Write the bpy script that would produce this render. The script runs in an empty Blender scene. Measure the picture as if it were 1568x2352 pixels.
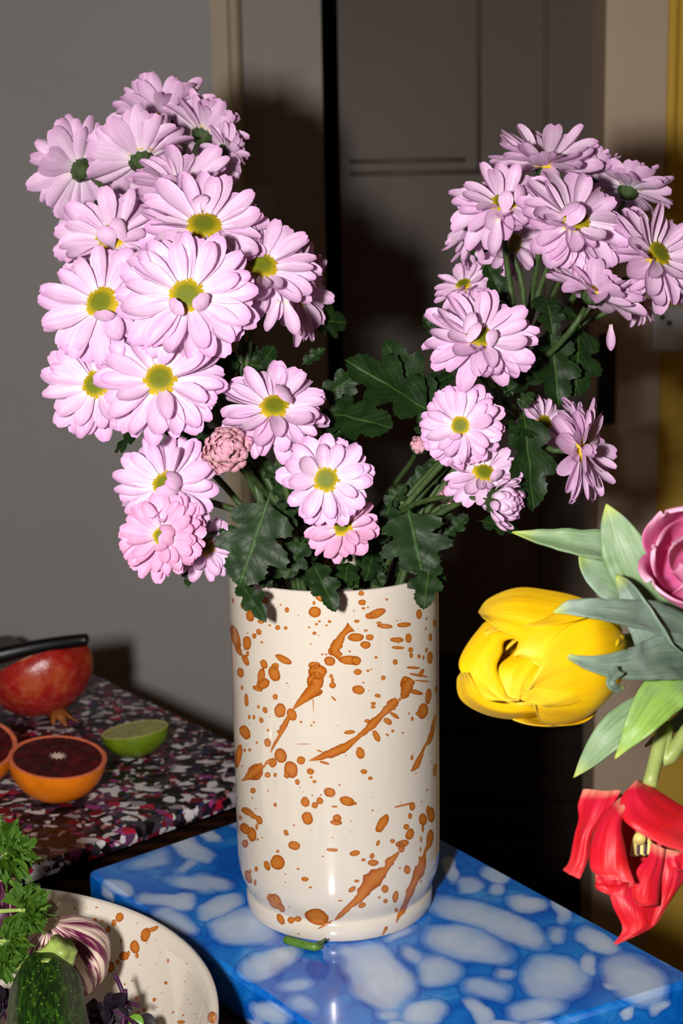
import bpy, math, random
import numpy as np
from math import sin, cos, pi, radians, sqrt, atan2, exp
from mathutils import Vector, Matrix, noise
from mathutils.bvhtree import BVHTree

scene = bpy.context.scene
COL = scene.collection

# ------------------------------------------------------------------ camera
IW, IH = 1568, 2352
FPX = 3400.0
PITCH, ROLL = radians(11.0), radians(-1.0)
ZB = 0.78                                    # top of the boards
FWD = Vector((0, cos(PITCH), -sin(PITCH)))
_r = Vector((1, 0, 0)); _u = _r.cross(FWD)
RR = cos(ROLL) * _r + sin(ROLL) * _u
UU = -sin(ROLL) * _r + cos(ROLL) * _u
def ray(px, py):
    return FWD + RR * ((px - IW / 2) / FPX) - UU * ((py - IH / 2) / FPX)
CAM = Vector((0, 0, ZB)) - ray(780, 2065) * (FPX * 0.065 / 217)
def at(px, py, depth):
    return CAM + ray(px, py) * depth
def on(px, py, z):
    d = ray(px, py)
    return CAM + d * ((z - CAM.z) / d.z)
def proj(P):
    d = P - CAM; z = d.dot(FWD)
    return IW / 2 + FPX * d.dot(RR) / z, IH / 2 - FPX * d.dot(UU) / z, z
def idir(x, y, z):                           # x right, y up, z towards the viewer
    return (RR * x + UU * y - FWD * z).normalized()

cam = bpy.data.cameras.new('camera'); camo = bpy.data.objects.new('camera', cam)
COL.objects.link(camo); scene.camera = camo
cam.sensor_fit = 'VERTICAL'; cam.sensor_height = 36.0; cam.lens = FPX / IH * 36.0
cam.clip_start = 0.02
M = Matrix((RR, UU, -FWD)).transposed().to_4x4(); M.translation = CAM
camo.matrix_world = M
cam.dof.use_dof = True; cam.dof.focus_distance = 0.87; cam.dof.aperture_fstop = 11.0

# ------------------------------------------------------------------ world and flash
world = bpy.data.worlds.new('world'); scene.world = world
world.use_nodes = True
bg = world.node_tree.nodes['Background']
bg.inputs[0].default_value = (1.0, 0.58, 0.28, 1); bg.inputs[1].default_value = 0.042
# the camera's own flash, beside the lens
fl = bpy.data.lights.new('camera_flash_offscreen', 'AREA'); flo = bpy.data.objects.new('camera_flash_offscreen', fl)
COL.objects.link(flo)
fl.shape = 'RECTANGLE'; fl.size = 0.04; fl.size_y = 0.055
fl.energy = 12.4; fl.color = (1.0, 0.965, 0.93)
flo.matrix_world = M.copy()
flo.location = CAM - RR * 0.14 + UU * 0.012 + FWD * 0.02
scene.view_settings.view_transform = 'Standard'
scene.view_settings.look = 'None'
scene.view_settings.gamma = 1.0
scene.view_settings.exposure = 0.0
scene.view_settings.use_curve_mapping = False

# ------------------------------------------------------------------ helpers
def lin(c):
    return tuple((x / 255 / 12.92) if x / 255 <= 0.04045 else ((x / 255 + 0.055) / 1.055) ** 2.4 for x in c) + (1.0,)

class NT:
    def __init__(self, name):
        self.m = bpy.data.materials.new(name); self.m.use_nodes = True
        self.t = self.m.node_tree
        self.b = self.t.nodes['Principled BSDF']
        self.out = self.t.nodes['Material Output']
    def n(self, kind, **kw):
        nd = self.t.nodes.new(kind)
        for k, v in kw.items():
            if k.startswith('i_'):
                key = k[2:]
                key = int(key) if key.isdigit() else key.replace('_', ' ')
                if isinstance(v, bpy.types.NodeSocket):
                    self.t.links.new(v, nd.inputs[key])
                else:
                    nd.inputs[key].default_value = v
            else:
                setattr(nd, k, v)
        return nd
    def link(self, a, b):
        self.t.links.new(a, b)
    def set(self, **kw):
        for k, v in kw.items():
            k = k.replace('_', ' ')
            if isinstance(v, bpy.types.NodeSocket):
                self.t.links.new(v, self.b.inputs[k])
            else:
                self.b.inputs[k].default_value = v
    def math(self, op, a, b=None, clamp=False):
        nd = self.t.nodes.new('ShaderNodeMath'); nd.operation = op; nd.use_clamp = clamp
        for i, v in enumerate((a, b)):
            if v is None: continue
            if isinstance(v, bpy.types.NodeSocket): self.t.links.new(v, nd.inputs[i])
            else: nd.inputs[i].default_value = v
        return nd.outputs[0]
    def ramp(self, fac, stops, interp='LINEAR'):
        nd = self.t.nodes.new('ShaderNodeValToRGB'); cr = nd.color_ramp; cr.interpolation = interp
        while len(cr.elements) < len(stops): cr.elements.new(0.5)
        for e, (p, c) in zip(cr.elements, stops):
            e.position = p; e.color = c if len(c) == 4 else tuple(c) + (1,)
        self.t.links.new(fac, nd.inputs[0])
        return nd.outputs[0]
    def mix(self, fac, a, b, blend='MIX'):
        nd = self.t.nodes.new('ShaderNodeMix'); nd.data_type = 'RGBA'; nd.blend_type = blend
        for s, v in ((nd.inputs[0], fac), (nd.inputs[6], a), (nd.inputs[7], b)):
            if isinstance(v, bpy.types.NodeSocket): self.t.links.new(v, s)
            else: s.default_value = v
        return nd.outputs[2]
    def obj(self):
        return self.n('ShaderNodeTexCoord').outputs['Object']
    def uv(self):
        return self.n('ShaderNodeTexCoord').outputs['UV']
    def noise(self, vec, scale, detail=3, rough=0.5, dist=0.0):
        nd = self.n('ShaderNodeTexNoise', i_Scale=scale, i_Detail=detail, i_Roughness=rough, i_Distortion=dist)
        self.t.links.new(vec, nd.inputs['Vector'])
        return nd.outputs[0]
    def mapping(self, vec, scale=(1, 1, 1), rot=(0, 0, 0)):
        nd = self.n('ShaderNodeMapping', i_Scale=scale, i_Rotation=rot)
        self.t.links.new(vec, nd.inputs['Vector'])
        return nd.outputs[0]
    def bump(self, h, strength=0.3, dist=0.001):
        nd = self.n('ShaderNodeBump', i_Strength=strength, i_Distance=dist)
        self.t.links.new(h, nd.inputs['Height'])
        self.t.links.new(nd.outputs[0], self.b.inputs['Normal'])
        return nd.outputs[0]

def mesh_data(name, V, F, mat, uvs=None, attr=None, smooth=True):
    me = bpy.data.meshes.new(name)
    me.from_pydata([tuple(v) for v in V], [], F)
    if mat: me.materials.append(mat)
    if smooth:
        me.polygons.foreach_set('use_smooth', [True] * len(me.polygons))
    if uvs is not None:
        lay = me.uv_layers.new(name='UVMap')
        idx = np.empty(len(me.loops), dtype=np.int32); me.loops.foreach_get('vertex_index', idx)
        lay.data.foreach_set('uv', np.asarray(uvs, dtype=np.float32)[idx].ravel())
    if attr:
        for k, vals in attr.items():
            a = me.attributes.new(k, 'FLOAT', 'POINT')
            a.data.foreach_set('value', np.asarray(vals, dtype=np.float32))
    me.update()
    return me

def link(name, me, parent=None, mw=None):
    o = bpy.data.objects.new(name, me); COL.objects.link(o)
    if parent is not None: o.parent = parent
    if mw is not None:
        o.matrix_basis = mw
    return o

def tag(o, label=None, cat=None, group=None, kind=None):
    if label: o['label'] = label
    if cat: o['category'] = cat
    if group: o['group'] = group
    if kind: o['kind'] = kind
    return o

WM = {}                                       # world matrix of each Empty
def empty(name, mw, label, cat, group=None):
    o = bpy.data.objects.new(name, None); COL.objects.link(o)
    o.empty_display_size = 0.01
    o.matrix_basis = mw; WM[o.name] = mw.copy()
    return tag(o, label, cat, group)

def wpart(name, parent, V, F, mat, uvs=None, attr=None, smooth=True, root=None):
    """a part whose vertices are given in world space"""
    inv = WM[(root or parent).name].inverted()
    me = mesh_data(name, [inv @ Vector(v) for v in V], F, mat, uvs, attr, smooth)
    return link(name, me, parent)

def wthing(name, V, F, mat, label, cat, group=None, uvs=None, attr=None, smooth=True, org=None, kind=None):
    """a thing of one mesh, vertices in world space"""
    V = [Vector(v) for v in V]
    if org is None:
        org = Vector((sum(v.x for v in V) / len(V), sum(v.y for v in V) / len(V), min(v.z for v in V)))
    me = mesh_data(name, [v - org for v in V], F, mat, uvs, attr, smooth)
    o = link(name, me, None, Matrix.Translation(org))
    return tag(o, label, cat, group, kind)

def box(a, b):
    (x0, y0, z0), (x1, y1, z1) = a, b
    V = [(x0, y0, z0), (x1, y0, z0), (x1, y1, z0), (x0, y1, z0), (x0, y0, z1), (x1, y0, z1), (x1, y1, z1), (x0, y1, z1)]
    F = [(0, 3, 2, 1), (4, 5, 6, 7), (0, 1, 5, 4), (1, 2, 6, 5), (2, 3, 7, 6), (3, 0, 4, 7)]
    return V, F

def bevelled(o, w, seg=2):
    m = o.modifiers.new('bevel', 'BEVEL'); m.width = w; m.segments = seg; m.limit_method = 'ANGLE'
    return o

def lathe(profile, n=96, cap0=True, cap1=True):
    V, F, UV = [], [], []
    L = [0.0]
    for a, b in zip(profile, profile[1:]): L.append(L[-1] + sqrt((a[0] - b[0]) ** 2 + (a[1] - b[1]) ** 2))
    for (r, z), l in zip(profile, L):
        for k in range(n):
            t = 2 * pi * k / n
            V.append((r * cos(t), r * sin(t), z)); UV.append((k / n, l / L[-1]))
    m = len(profile)
    for i in range(m - 1):
        for k in range(n):
            a = i * n + k; b = i * n + (k + 1) % n
            F.append((a, b, b + n, a + n))
    if cap0: F.append(tuple(reversed(range(n))))
    if cap1: F.append(tuple((m - 1) * n + k for k in range(n)))
    return V, F, UV

def bez(p0, p1, p2, p3, n):
    out = []
    for i in range(n + 1):
        t = i / n; s = 1 - t
        out.append(p0 * s ** 3 + p1 * (3 * s * s * t) + p2 * (3 * s * t * t) + p3 * t ** 3)
    return out

def catmull(pts, n=6):
    P = [pts[0] * 2 - pts[1]] + list(pts) + [pts[-1] * 2 - pts[-2]]
    out = []
    for i in range(1, len(P) - 2):
        for k in range(n):
            t = k / n
            a, b, c, d = P[i - 1], P[i], P[i + 1], P[i + 2]
            out.append(0.5 * ((2 * b) + (c - a) * t + (2 * a - 5 * b + 4 * c - d) * t * t + (3 * b - a - 3 * c + d) * t ** 3))
    out.append(P[-2])
    return out

def tube(pts, rad, n=8):
    V, F = [], []
    m = len(pts)
    ref = Vector((0.3, -0.9, 0.2))
    for i, p in enumerate(pts):
        t = (pts[min(i + 1, m - 1)] - pts[max(i - 1, 0)]).normalized()
        if i == 0:
            a = t.cross(ref).normalized()
        else:
            a = (a - t * a.dot(t)).normalized()
        b = t.cross(a)
        r = rad(i / (m - 1)) if callable(rad) else rad
        for k in range(n):
            ang = 2 * pi * k / n
            V.append(p + (a * cos(ang) + b * sin(ang)) * r)
    for i in range(m - 1):
        for k in range(n):
            x = i * n + k; y = i * n + (k + 1) % n
            F.append((x, y, y + n, x + n))
    F.append(tuple(reversed(range(n)))); F.append(tuple((m - 1) * n + k for k in range(n)))
    return V, F

def ribbon(pts, wid, nrm, fold=0.3, ncol=8, per=5, wave=0.0, seed=0, curl=0.0):
    """leaf blade along a 3-D line: half widths, facing, V-fold; returns V,F,UV"""
    P = catmull(pts, per)
    W = catmull([Vector((w, 0, 0)) for w in wid], per)
    m = len(P); V, F, UV = [], [], []
    for i, p in enumerate(P):
        t = (P[min(i + 1, m - 1)] - P[max(i - 1, 0)]).normalized()
        nn = (nrm - t * nrm.dot(t)).normalized()
        s = t.cross(nn)
        w = max(W[i].x, 0.0002)
        for k in range(ncol + 1):
            u = -1 + 2 * k / ncol
            h = fold * abs(u) ** 1.3 * w + wave * w * noise.noise(Vector((i * 0.45, u * 1.3, seed))) * abs(u) + curl * w * u
            V.append(p + s * (u * w) + nn * h); UV.append(((u + 1) / 2, i / (m - 1)))
    for i in range(m - 1):
        for k in range(ncol):
            a = i * (ncol + 1) + k
            F.append((a, a + 1, a + ncol + 2, a + ncol + 1))
    return V, F, UV

# ------------------------------------------------------------------ materials
def m_simple(name, c, rough=0.5, spec=0.5, nscale=0, namt=0.15, bump=0.0, bscale=None, coat=0.0):
    k = NT(name); col = lin(c)
    if nscale:
        f = k.noise(k.obj(), nscale, 4, 0.6)
        dark = tuple(x * (1 - namt) for x in col[:3]) + (1,)
        lite = tuple(min(1, x * (1 + namt)) for x in col[:3]) + (1,)
        k.set(Base_Color=k.ramp(f, [(0.3, dark), (0.7, lite)]))
    else:
        k.set(Base_Color=col)
    k.set(Roughness=rough, Specular_IOR_Level=spec, Coat_Weight=coat)
    if bump:
        k.bump(k.noise(k.obj(), bscale or 200, 3), bump, 0.001)
    return k.m

def m_petal(name, tip, mid, base, sat):
    k = NT(name)
    sep = k.n('ShaderNodeSeparateXYZ'); k.link(k.uv(), sep.inputs[0])
    u, v = sep.outputs[0], sep.outputs[1]
    col = k.ramp(v, [(0.0, lin((238, 232, 160))), (0.10, lin(base)), (0.38, lin(mid)), (0.75, lin(mid)), (1.0, lin(tip))])
    info = k.n('ShaderNodeObjectInfo').outputs['Random']
    comb = k.n('ShaderNodeCombineXYZ'); k.link(k.math('MULTIPLY', u, 9.0), comb.inputs[0])
    k.link(k.math('MULTIPLY', v, 0.9), comb.inputs[1]); k.link(k.math('MULTIPLY', info, 40.0), comb.inputs[2])
    st = k.noise(comb.outputs[0], 1.0, 2, 0.5)
    fac = k.math('MULTIPLY', k.ramp(st, [(0.45, (0, 0, 0, 1)), (0.68, (1, 1, 1, 1))]), 0.52)
    col = k.mix(fac, col, lin(sat))
    col = k.mix(k.math('MULTIPLY', info, 0.38), col, lin(tip))
    dif = k.n('ShaderNodeBsdfDiffuse'); tr = k.n('ShaderNodeBsdfTranslucent')
    k.set(Roughness=0.5, Specular_IOR_Level=0.25, Base_Color=col)
    k.bump(st, 0.35, 0.0006)
    k.link(col, tr.inputs[0])
    mx = k.n('ShaderNodeMixShader'); mx.inputs[0].default_value = 0.16
    k.link(k.b.outputs[0], mx.inputs[1]); k.link(tr.outputs[0], mx.inputs[2]); k.link(mx.outputs[0], k.out.inputs[0])
    return k.m
MAT = {}
MAT['petal'] = m_petal('petal_pink', (220, 170, 213), (240, 210, 235), (248, 238, 243), (214, 158, 207))
MAT['petal_deep'] = m_petal('petal_deep_pink', (230, 166, 206), (238, 190, 220), (244, 222, 226), (220, 146, 192))
MAT['petal_bud'] = m_petal('petal_bud', (230, 170, 190), (236, 192, 200), (232, 208, 196), (212, 130, 166))

k = NT('flower_disc')
r = k.n('ShaderNodeAttribute', attribute_name='rad').outputs['Fac']
nz = k.noise(k.obj(), 14, 2)
k.set(Base_Color=k.ramp(k.math('ADD', r, k.math('MULTIPLY', k.math('SUBTRACT', nz, 0.5), 0.25)),
      [(0.0, lin((96, 108, 12))), (0.5, lin((112, 116, 12))), (0.74, lin((172, 150, 8))), (0.95, lin((206, 174, 10)))]),
      Roughness=0.6, Specular_IOR_Level=0.3)
MAT['disc'] = k.m

def m_leaf(name, dark, lite, vein, rough, spec=0.5, stripes=False, bump=0.5):
    k = NT(name)
    sep = k.n('ShaderNodeSeparateXYZ'); k.link(k.uv(), sep.inputs[0])
    au = k.math('ABSOLUTE', k.math('SUBTRACT', sep.outputs[0], 0.5))
    if stripes:
        comb = k.n('ShaderNodeCombineXYZ'); k.link(k.math('MULTIPLY', sep.outputs[0], 22.0), comb.inputs[0]); k.link(k.math('MULTIPLY', sep.outputs[1], 3.0), comb.inputs[1])
        st = k.noise(comb.outputs[0], 1.0, 3, 0.6)
        col = k.ramp(st, [(0.33, lin(dark)), (0.66, lin(lite))])
        pat = k.noise(k.obj(), 45, 3)
        col = k.mix(k.ramp(pat, [(0.5, (0, 0, 0, 1)), (0.72, (0.8, 0.8, 0.8, 1))]), col, lin(vein))
        col = k.mix(k.ramp(sep.outputs[1], [(0.0, (1, 1, 1, 1)), (0.05, (0.7, 0.7, 0.7, 1)), (0.2, (0, 0, 0, 1))]), col, lin((176, 190, 84)))
        h = st
    else:
        n1 = k.noise(k.obj(), 90, 4)
        col = k.ramp(n1, [(0.3, lin(dark)), (0.75, lin(lite))])
        # midrib and side veins
        vv = k.math('ADD', k.math('MULTIPLY', sep.outputs[1], 9.0), k.math('MULTIPLY', au, -7.0))
        fr = k.math('ABSOLUTE', k.math('SUBTRACT', k.math('FRACT', vv), 0.5))
        side = k.ramp(fr, [(0.0, (1, 1, 1, 1)), (0.05, (0, 0, 0, 1))])
        mid = k.ramp(au, [(0.012, (1, 1, 1, 1)), (0.03, (0, 0, 0, 1))])
        ve = k.math('MAXIMUM', mid, k.math('MULTIPLY', side, 0.35))
        col = k.mix(k.math('MULTIPLY', ve, 0.75), col, lin(vein))
        h = k.math('SUBTRACT', n1, k.math('MULTIPLY', ve, 0.6))
    k.set(Base_Color=col, Roughness=rough, Specular_IOR_Level=spec)
    k.bump(h, bump, 0.0012)
    return k.m
MAT['leaf'] = m_leaf('chrysanthemum_leaf', (14, 34, 10), (30, 54, 18), (56, 86, 34), 0.48, 0.22)
MAT['tleaf'] = m_leaf('tulip_leaf', (96, 126, 88), (132, 156, 112), (142, 164, 142), 0.45, 0.4, True, 0.25)
MAT['tleaf_grey'] = m_leaf('tulip_leaf_grey', (86, 108, 92), (122, 140, 122), (134, 150, 140), 0.45, 0.4, True, 0.3)
MAT['tleaf_lime'] = m_leaf('tulip_leaf_lime', (104, 142, 60), (140, 172, 76), (132, 160, 112), 0.42, 0.4, True, 0.25)
MAT['stem'] = m_simple('flower_stem', (58, 78, 38), 0.5, 0.4, 160, 0.35, 0.3, 600)
MAT['cut_stem'] = m_simple('cut_stem', (84, 122, 44), 0.4, 0.4, 160, 0.25)
MAT['tstem'] = m_simple('tulip_stem', (146, 160, 88), 0.45, 0.4, 60, 0.18, 0.1, 300)
MAT['calyx'] = m_simple('calyx', (54, 74, 34), 0.55, 0.4, 200, 0.3, 0.3, 500)

def m_tulip(name, stops, stripe, amt):
    k = NT(name)
    sep = k.n('ShaderNodeSeparateXYZ'); k.link(k.uv(), sep.inputs[0])
    comb = k.n('ShaderNodeCombineXYZ'); k.link(k.math('MULTIPLY', sep.outputs[0], 9.0), comb.inputs[0]); k.link(k.math('MULTIPLY', sep.outputs[1], 1.6), comb.inputs[1])
    info = k.n('ShaderNodeObjectInfo').outputs['Random']; k.link(k.math('MULTIPLY', info, 30.0), comb.inputs[2])
    st = k.noise(comb.outputs[0], 1.0, 3, 0.6)
    col = k.ramp(sep.outputs[1], [(p, lin(c)) for p, c in stops])
    col = k.mix(k.math('MULTIPLY', k.ramp(st, [(0.45, (0, 0, 0, 1)), (0.7, (1, 1, 1, 1))]), amt), col, lin(stripe))
    tr = k.n('ShaderNodeBsdfTranslucent'); k.link(col, tr.inputs[0])
    k.set(Base_Color=col, Roughness=0.42, Specular_IOR_Level=0.3)
    k.bump(st, 0.3, 0.002)
    mx = k.n('ShaderNodeMixShader'); mx.inputs[0].default_value = 0.2
    k.link(k.b.outputs[0], mx.inputs[1]); k.link(tr.outputs[0], mx.inputs[2]); k.link(mx.outputs[0], k.out.inputs[0])
    return k.m
MAT['tyellow'] = m_tulip('tulip_yellow', [(0, (214, 190, 20)), (0.25, (238, 196, 6)), (0.7, (240, 196, 12)), (1, (238, 202, 50))], (228, 160, 22), 0.45)
MAT['tred'] = m_tulip('tulip_red', [(0, (236, 222, 170)), (0.10, (228, 160, 130)), (0.24, (206, 26, 52)), (0.7, (210, 24, 30)), (1, (222, 60, 66))], (204, 22, 66), 0.5)
MAT['tpink'] = m_tulip('tulip_pink', [(0, (230, 200, 190)), (0.3, (240, 124, 184)), (0.7, (246, 142, 196)), (1, (250, 200, 222))], (230, 86, 156), 0.5)
MAT['anther'] = m_simple('tulip_anther', (60, 30, 40), 0.7)
MAT['pistil'] = m_simple('tulip_pistil', (210, 190, 110), 0.5)

MAT['cream'] = m_simple('cream_glaze', (212, 202, 188), 0.09, 0.5, 30, 0.025, 0.02, 60, coat=0.3)
k = NT('brown_glaze')
e = k.n('ShaderNodeAttribute', attribute_name='edge').outputs['Fac']
nz = k.noise(k.obj(), 120, 3)
c0 = k.ramp(k.math('ADD', e, k.math('MULTIPLY', k.math('SUBTRACT', nz, 0.5), 0.7)), [(0.1, lin((186, 112, 44))), (0.6, lin((172, 92, 26))), (1.0, lin((140, 68, 12)))])
k.set(Base_Color=c0, Roughness=0.14, Coat_Weight=0.3)
MAT['splat'] = k.m

k = NT('blue_resin')
ch = k.n('ShaderNodeAttribute', attribute_name='chip').outputs['Fac']
nz = k.noise(k.mapping(k.obj(), (1, 1, 1)), 22, 4, 0.6, 0.6)
nz2 = k.noise(k.obj(), 60, 3, 0.6, 1.2)
blue = k.ramp(nz, [(0.28, lin((0, 70, 168))), (0.45, lin((4, 100, 198))), (0.6, lin((28, 124, 212))), (0.75, lin((84, 158, 222)))])
blue = k.mix(k.math('MULTIPLY', k.ramp(nz2, [(0.55, (0, 0, 0, 1)), (0.7, (1, 1, 1, 1))]), 0.4), blue, lin((2, 74, 170)))
vein = k.ramp(ch, [(0.04, (0, 0, 0, 1)), (0.13, (1, 1, 1, 1)), (0.24, (0, 0, 0, 1))])
blue = k.mix(k.math('MULTIPLY', vein, 0.55), blue, lin((0, 74, 176)))
white = k.ramp(k.noise(k.obj(), 30, 2), [(0.35, lin((172, 194, 222))), (0.7, lin((198, 210, 226)))])
k.set(Base_Color=k.mix(k.ramp(ch, [(0.14, (0, 0, 0, 1)), (0.30, (0.22, 0.22, 0.22, 1)), (0.45, (0.62, 0.62, 0.62, 1)), (0.9, (0.95, 0.95, 0.95, 1))]), blue, white), Roughness=0.16, Specular_IOR_Level=0.5, Coat_Weight=0.4, Coat_Roughness=0.05)
k.bump(k.noise(k.obj(), 70, 2), 0.05, 0.002)
MAT['blue'] = k.m

k = NT('recycled_plastic')
co = k.obj()
wn = k.n('ShaderNodeTexNoise', i_Scale=55.0, i_Detail=3.0); k.link(co, wn.inputs['Vector'])
vm = k.n('ShaderNodeVectorMath', operation='SCALE'); k.link(wn.outputs['Color'], vm.inputs[0]); vm.inputs['Scale'].default_value = 0.011
va = k.n('ShaderNodeVectorMath', operation='ADD'); k.link(co, va.inputs[0]); k.link(vm.outputs[0], va.inputs[1])
def chips(scale, stops, sx=(1, 1, 1)):
    vo = k.n('ShaderNodeTexVoronoi', i_Scale=scale); k.link(k.mapping(va.outputs[0], sx), vo.inputs['Vector'])
    s = k.n('ShaderNodeSeparateColor'); k.link(vo.outputs['Color'], s.inputs[0])
    return k.ramp(s.outputs[0], stops, 'CONSTANT'), s.outputs[1]
st1 = [(0.0, lin((14, 10, 14))), (0.26, lin((58, 54, 62))), (0.36, lin((216, 210, 212))), (0.56, lin((110, 18, 34))), (0.62, lin((40, 28, 44))), (0.72, lin((150, 142, 150))), (0.8, lin((166, 24, 52))), (0.85, lin((30, 12, 16))), (0.92, lin((96, 56, 92))), (0.97, lin((150, 60, 130)))]
st2 = [(0.0, lin((18, 12, 18))), (0.3, lin((210, 205, 206))), (0.42, lin((66, 58, 70))), (0.6, lin((120, 20, 36))), (0.7, lin((36, 30, 40))), (0.85, lin((170, 120, 116))), (0.9, lin((24, 38, 96))), (0.94, lin((150, 50, 120)))]
c1, r1 = chips(105, st1, (1.0, 1.3, 1)); c2, r2 = chips(200, st2, (1.2, 1, 1))
k.set(Base_Color=k.mix(k.ramp(r1, [(0.0, (0, 0, 0, 1)), (0.58, (1, 1, 1, 1))], 'CONSTANT'), c1, c2), Roughness=0.42, Specular_IOR_Level=0.35)
k.bump(k.noise(co, 260, 3), 0.25, 0.002)
MAT['terrazzo'] = k.m

k = NT('dark_wood')
w = k.n('ShaderNodeTexWave', wave_type='BANDS', bands_direction='Y', i_Scale=14.0, i_Distortion=7.0, i_Detail=4.0); k.link(k.mapping(k.obj(), (0.25, 1, 1)), w.inputs['Vector'])
k.set(Base_Color=k.ramp(w.outputs[1], [(0.0, lin((22, 11, 7))), (0.6, lin((40, 20, 12))), (1.0, lin((54, 27, 15)))]), Roughness=0.3)
MAT['wood'] = k.m
k = NT('dark_plank')
w = k.n('ShaderNodeTexNoise', i_Scale=3.0, i_Detail=5.0); k.link(k.mapping(k.obj(), (1, 1, 30)), w.inputs['Vector'])
k.set(Base_Color=k.ramp(w.outputs[0], [(0.3, lin((16, 8, 5))), (0.7, lin((36, 19, 11)))]), Roughness=0.4)
MAT['plank'] = k.m
MAT['wall'] = m_simple('wall_paint', (170, 166, 165), 0.7, 0.2, 4, 0.03, 0.15, 400)
MAT['trim'] = m_simple('trim_paint', (186, 170, 144), 0.5, 0.3, 5, 0.04)
MAT['jamb'] = m_simple('jamb_paint', (156, 148, 141), 0.5, 0.3, 5, 0.03)
MAT['door'] = m_simple('door_paint', (100, 89, 81), 0.5, 0.3, 6, 0.05)
MAT['frame'] = m_simple('frame_paint', (214, 190, 166), 0.5, 0.3, 5, 0.04)
MAT['yellow'] = m_simple('yellow_paint', (232, 192, 78), 0.6, 0.2, 5, 0.04)
MAT['floor'] = m_simple('floor_wood', (40, 22, 14), 0.4, 0.4, 8, 0.3)
MAT['black'] = m_simple('black_plastic', (9, 9, 11), 0.35, 0.4)
MAT['socket'] = m_simple('white_plastic', (222, 222, 224), 0.35, 0.5)
MAT['steel'] = m_simple('steel', (150, 152, 156), 0.25); MAT['steel'].node_tree.nodes['Principled BSDF'].inputs['Metallic'].default_value = 1.0

# ------------------------------------------------------------------ the setting
WY = CAM.y + 1.95                            # back wall
def wx(px, py, y):                           # world x of a pixel on the vertical plane y
    d = ray(px, py); return (CAM + d * ((y - CAM.y) / d.y)).x
def wz(px, py, y):
    d = ray(px, py); return (CAM + d * ((y - CAM.y) / d.y)).z
def struct(name, V, F, mat, parent=None, smooth=False):
    me = mesh_data(name, V, F, mat, smooth=smooth)
    o = link(name, me, parent)
    if parent is None: o['kind'] = 'structure'
    return o
TOPZ = 2.5
V, F = box((-2.2, -2.2, -0.02), (2.2, WY + 0.9, 0)); struct('floor', V, F, MAT['floor'])
xa = wx(487, 100, WY)
V, F = box((-2.2, WY, 0), (xa, WY + 0.1, TOPZ)); struct('wall_left', V, F, MAT['wall'])
# casing beside the door: flat board with a raised ridge, then the jamb
xb = wx(556, 100, WY); xr = wx(524, 100, WY)
V, F = box((xa, WY - 0.012, 0), (xb, WY + 0.1, TOPZ)); t1 = struct('trim_1', V, F, MAT['trim'])
rid = []
for s in range(9):
    a = pi * s / 8
    rid.append((xr + (xb - xr) * (0.5 - 0.5 * cos(a)), WY - 0.012 - 0.016 * sin(a)))
V = [(x, y, z) for x, y in rid for z in (0, TOPZ)]
F = [(2 * i, 2 * i + 2, 2 * i + 3, 2 * i + 1) for i in range(8)]
struct('ridge', V, F, MAT['trim'], t1, True)
xc = wx(738, 100, WY)
V, F = box((xb, WY + 0.004, 0), (xc, WY + 0.1, TOPZ)); struct('trim_2', V, F, MAT['jamb'])
# door leaf, recessed, with moulded panels
DY = WY + 0.035
xd = wx(776, 100, DY); xe = wx(1400, 100, DY) + 0.06
door = struct('door_1', *box((xd, DY + 0.012, 0.0), (xe, DY + 0.05, TOPZ)), MAT['door'])
z_rail = wz(900, 405, DY); x_st1 = wx(1105, 200, DY); x_st2 = wx(1246, 200, DY)
z_low = wz(1150, 1500, DY)
struct('stile', *box((x_st1, DY, z_low), (x_st2, DY + 0.02, TOPZ)), MAT['door'], door)
struct('stile', *box((x_st2 + 0.006, DY + 0.004, z_low), (xe, DY + 0.02, TOPZ)), MAT['door'], door)
struct('rail', *box((xd, DY, z_low), (x_st1, DY + 0.02, z_rail)), MAT['door'], door)
def mould(pts, parent):
    Vv, Ff = tube([Vector(p) for p in pts], 0.0032, 8); struct('moulding', Vv, Ff, MAT['door'], parent, True)
mould([(xd + 0.012, DY + 0.001, z_rail + 0.004), (x_st1 - 0.004, DY + 0.001, z_rail + 0.004)], door)
mould([(x_st1 - 0.003, DY + 0.001, z_rail), (x_st1 - 0.003, DY + 0.001, TOPZ)], door)
mould([(x_st2 + 0.003, DY + 0.001, z_low), (x_st2 + 0.003, DY + 0.001, TOPZ)], door)
mould([(xd + 0.012, DY + 0.010, z_rail + 0.02), (x_st1 - 0.02, DY + 0.010, z_rail + 0.02)], door)
# dark planks over the lower half of the door
pz = z_low
i = 0
while pz > 0.02:
    h = 0.11
    b = struct('plank', *box((xd, DY - 0.004 - 0.001 * (i % 2), max(0, pz - h + 0.003)), (xe, DY + 0.012, pz)), MAT['plank'], door)
    pz -= h; i += 1
# added hall shell that shuts out ambient light, darkening the slit beside the door
struct('added_hall_wall_back', *box((-2.2, WY + 0.9, 0), (2.2, WY + 1.0, TOPZ)), MAT['wall'])
struct('added_hall_wall_left', *box((-2.3, WY, 0), (-2.2, WY + 1.0, TOPZ)), MAT['wall'])
struct('added_hall_wall_right', *box((2.2, WY, 0), (2.3, WY + 1.0, TOPZ)), MAT['wall'])
struct('ceiling', *box((-2.3, WY, TOPZ), (2.3, WY + 1.0, TOPZ + 0.05)), MAT['wall'])  # added lid over the hall shell, keeps ambient light out from above
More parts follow.
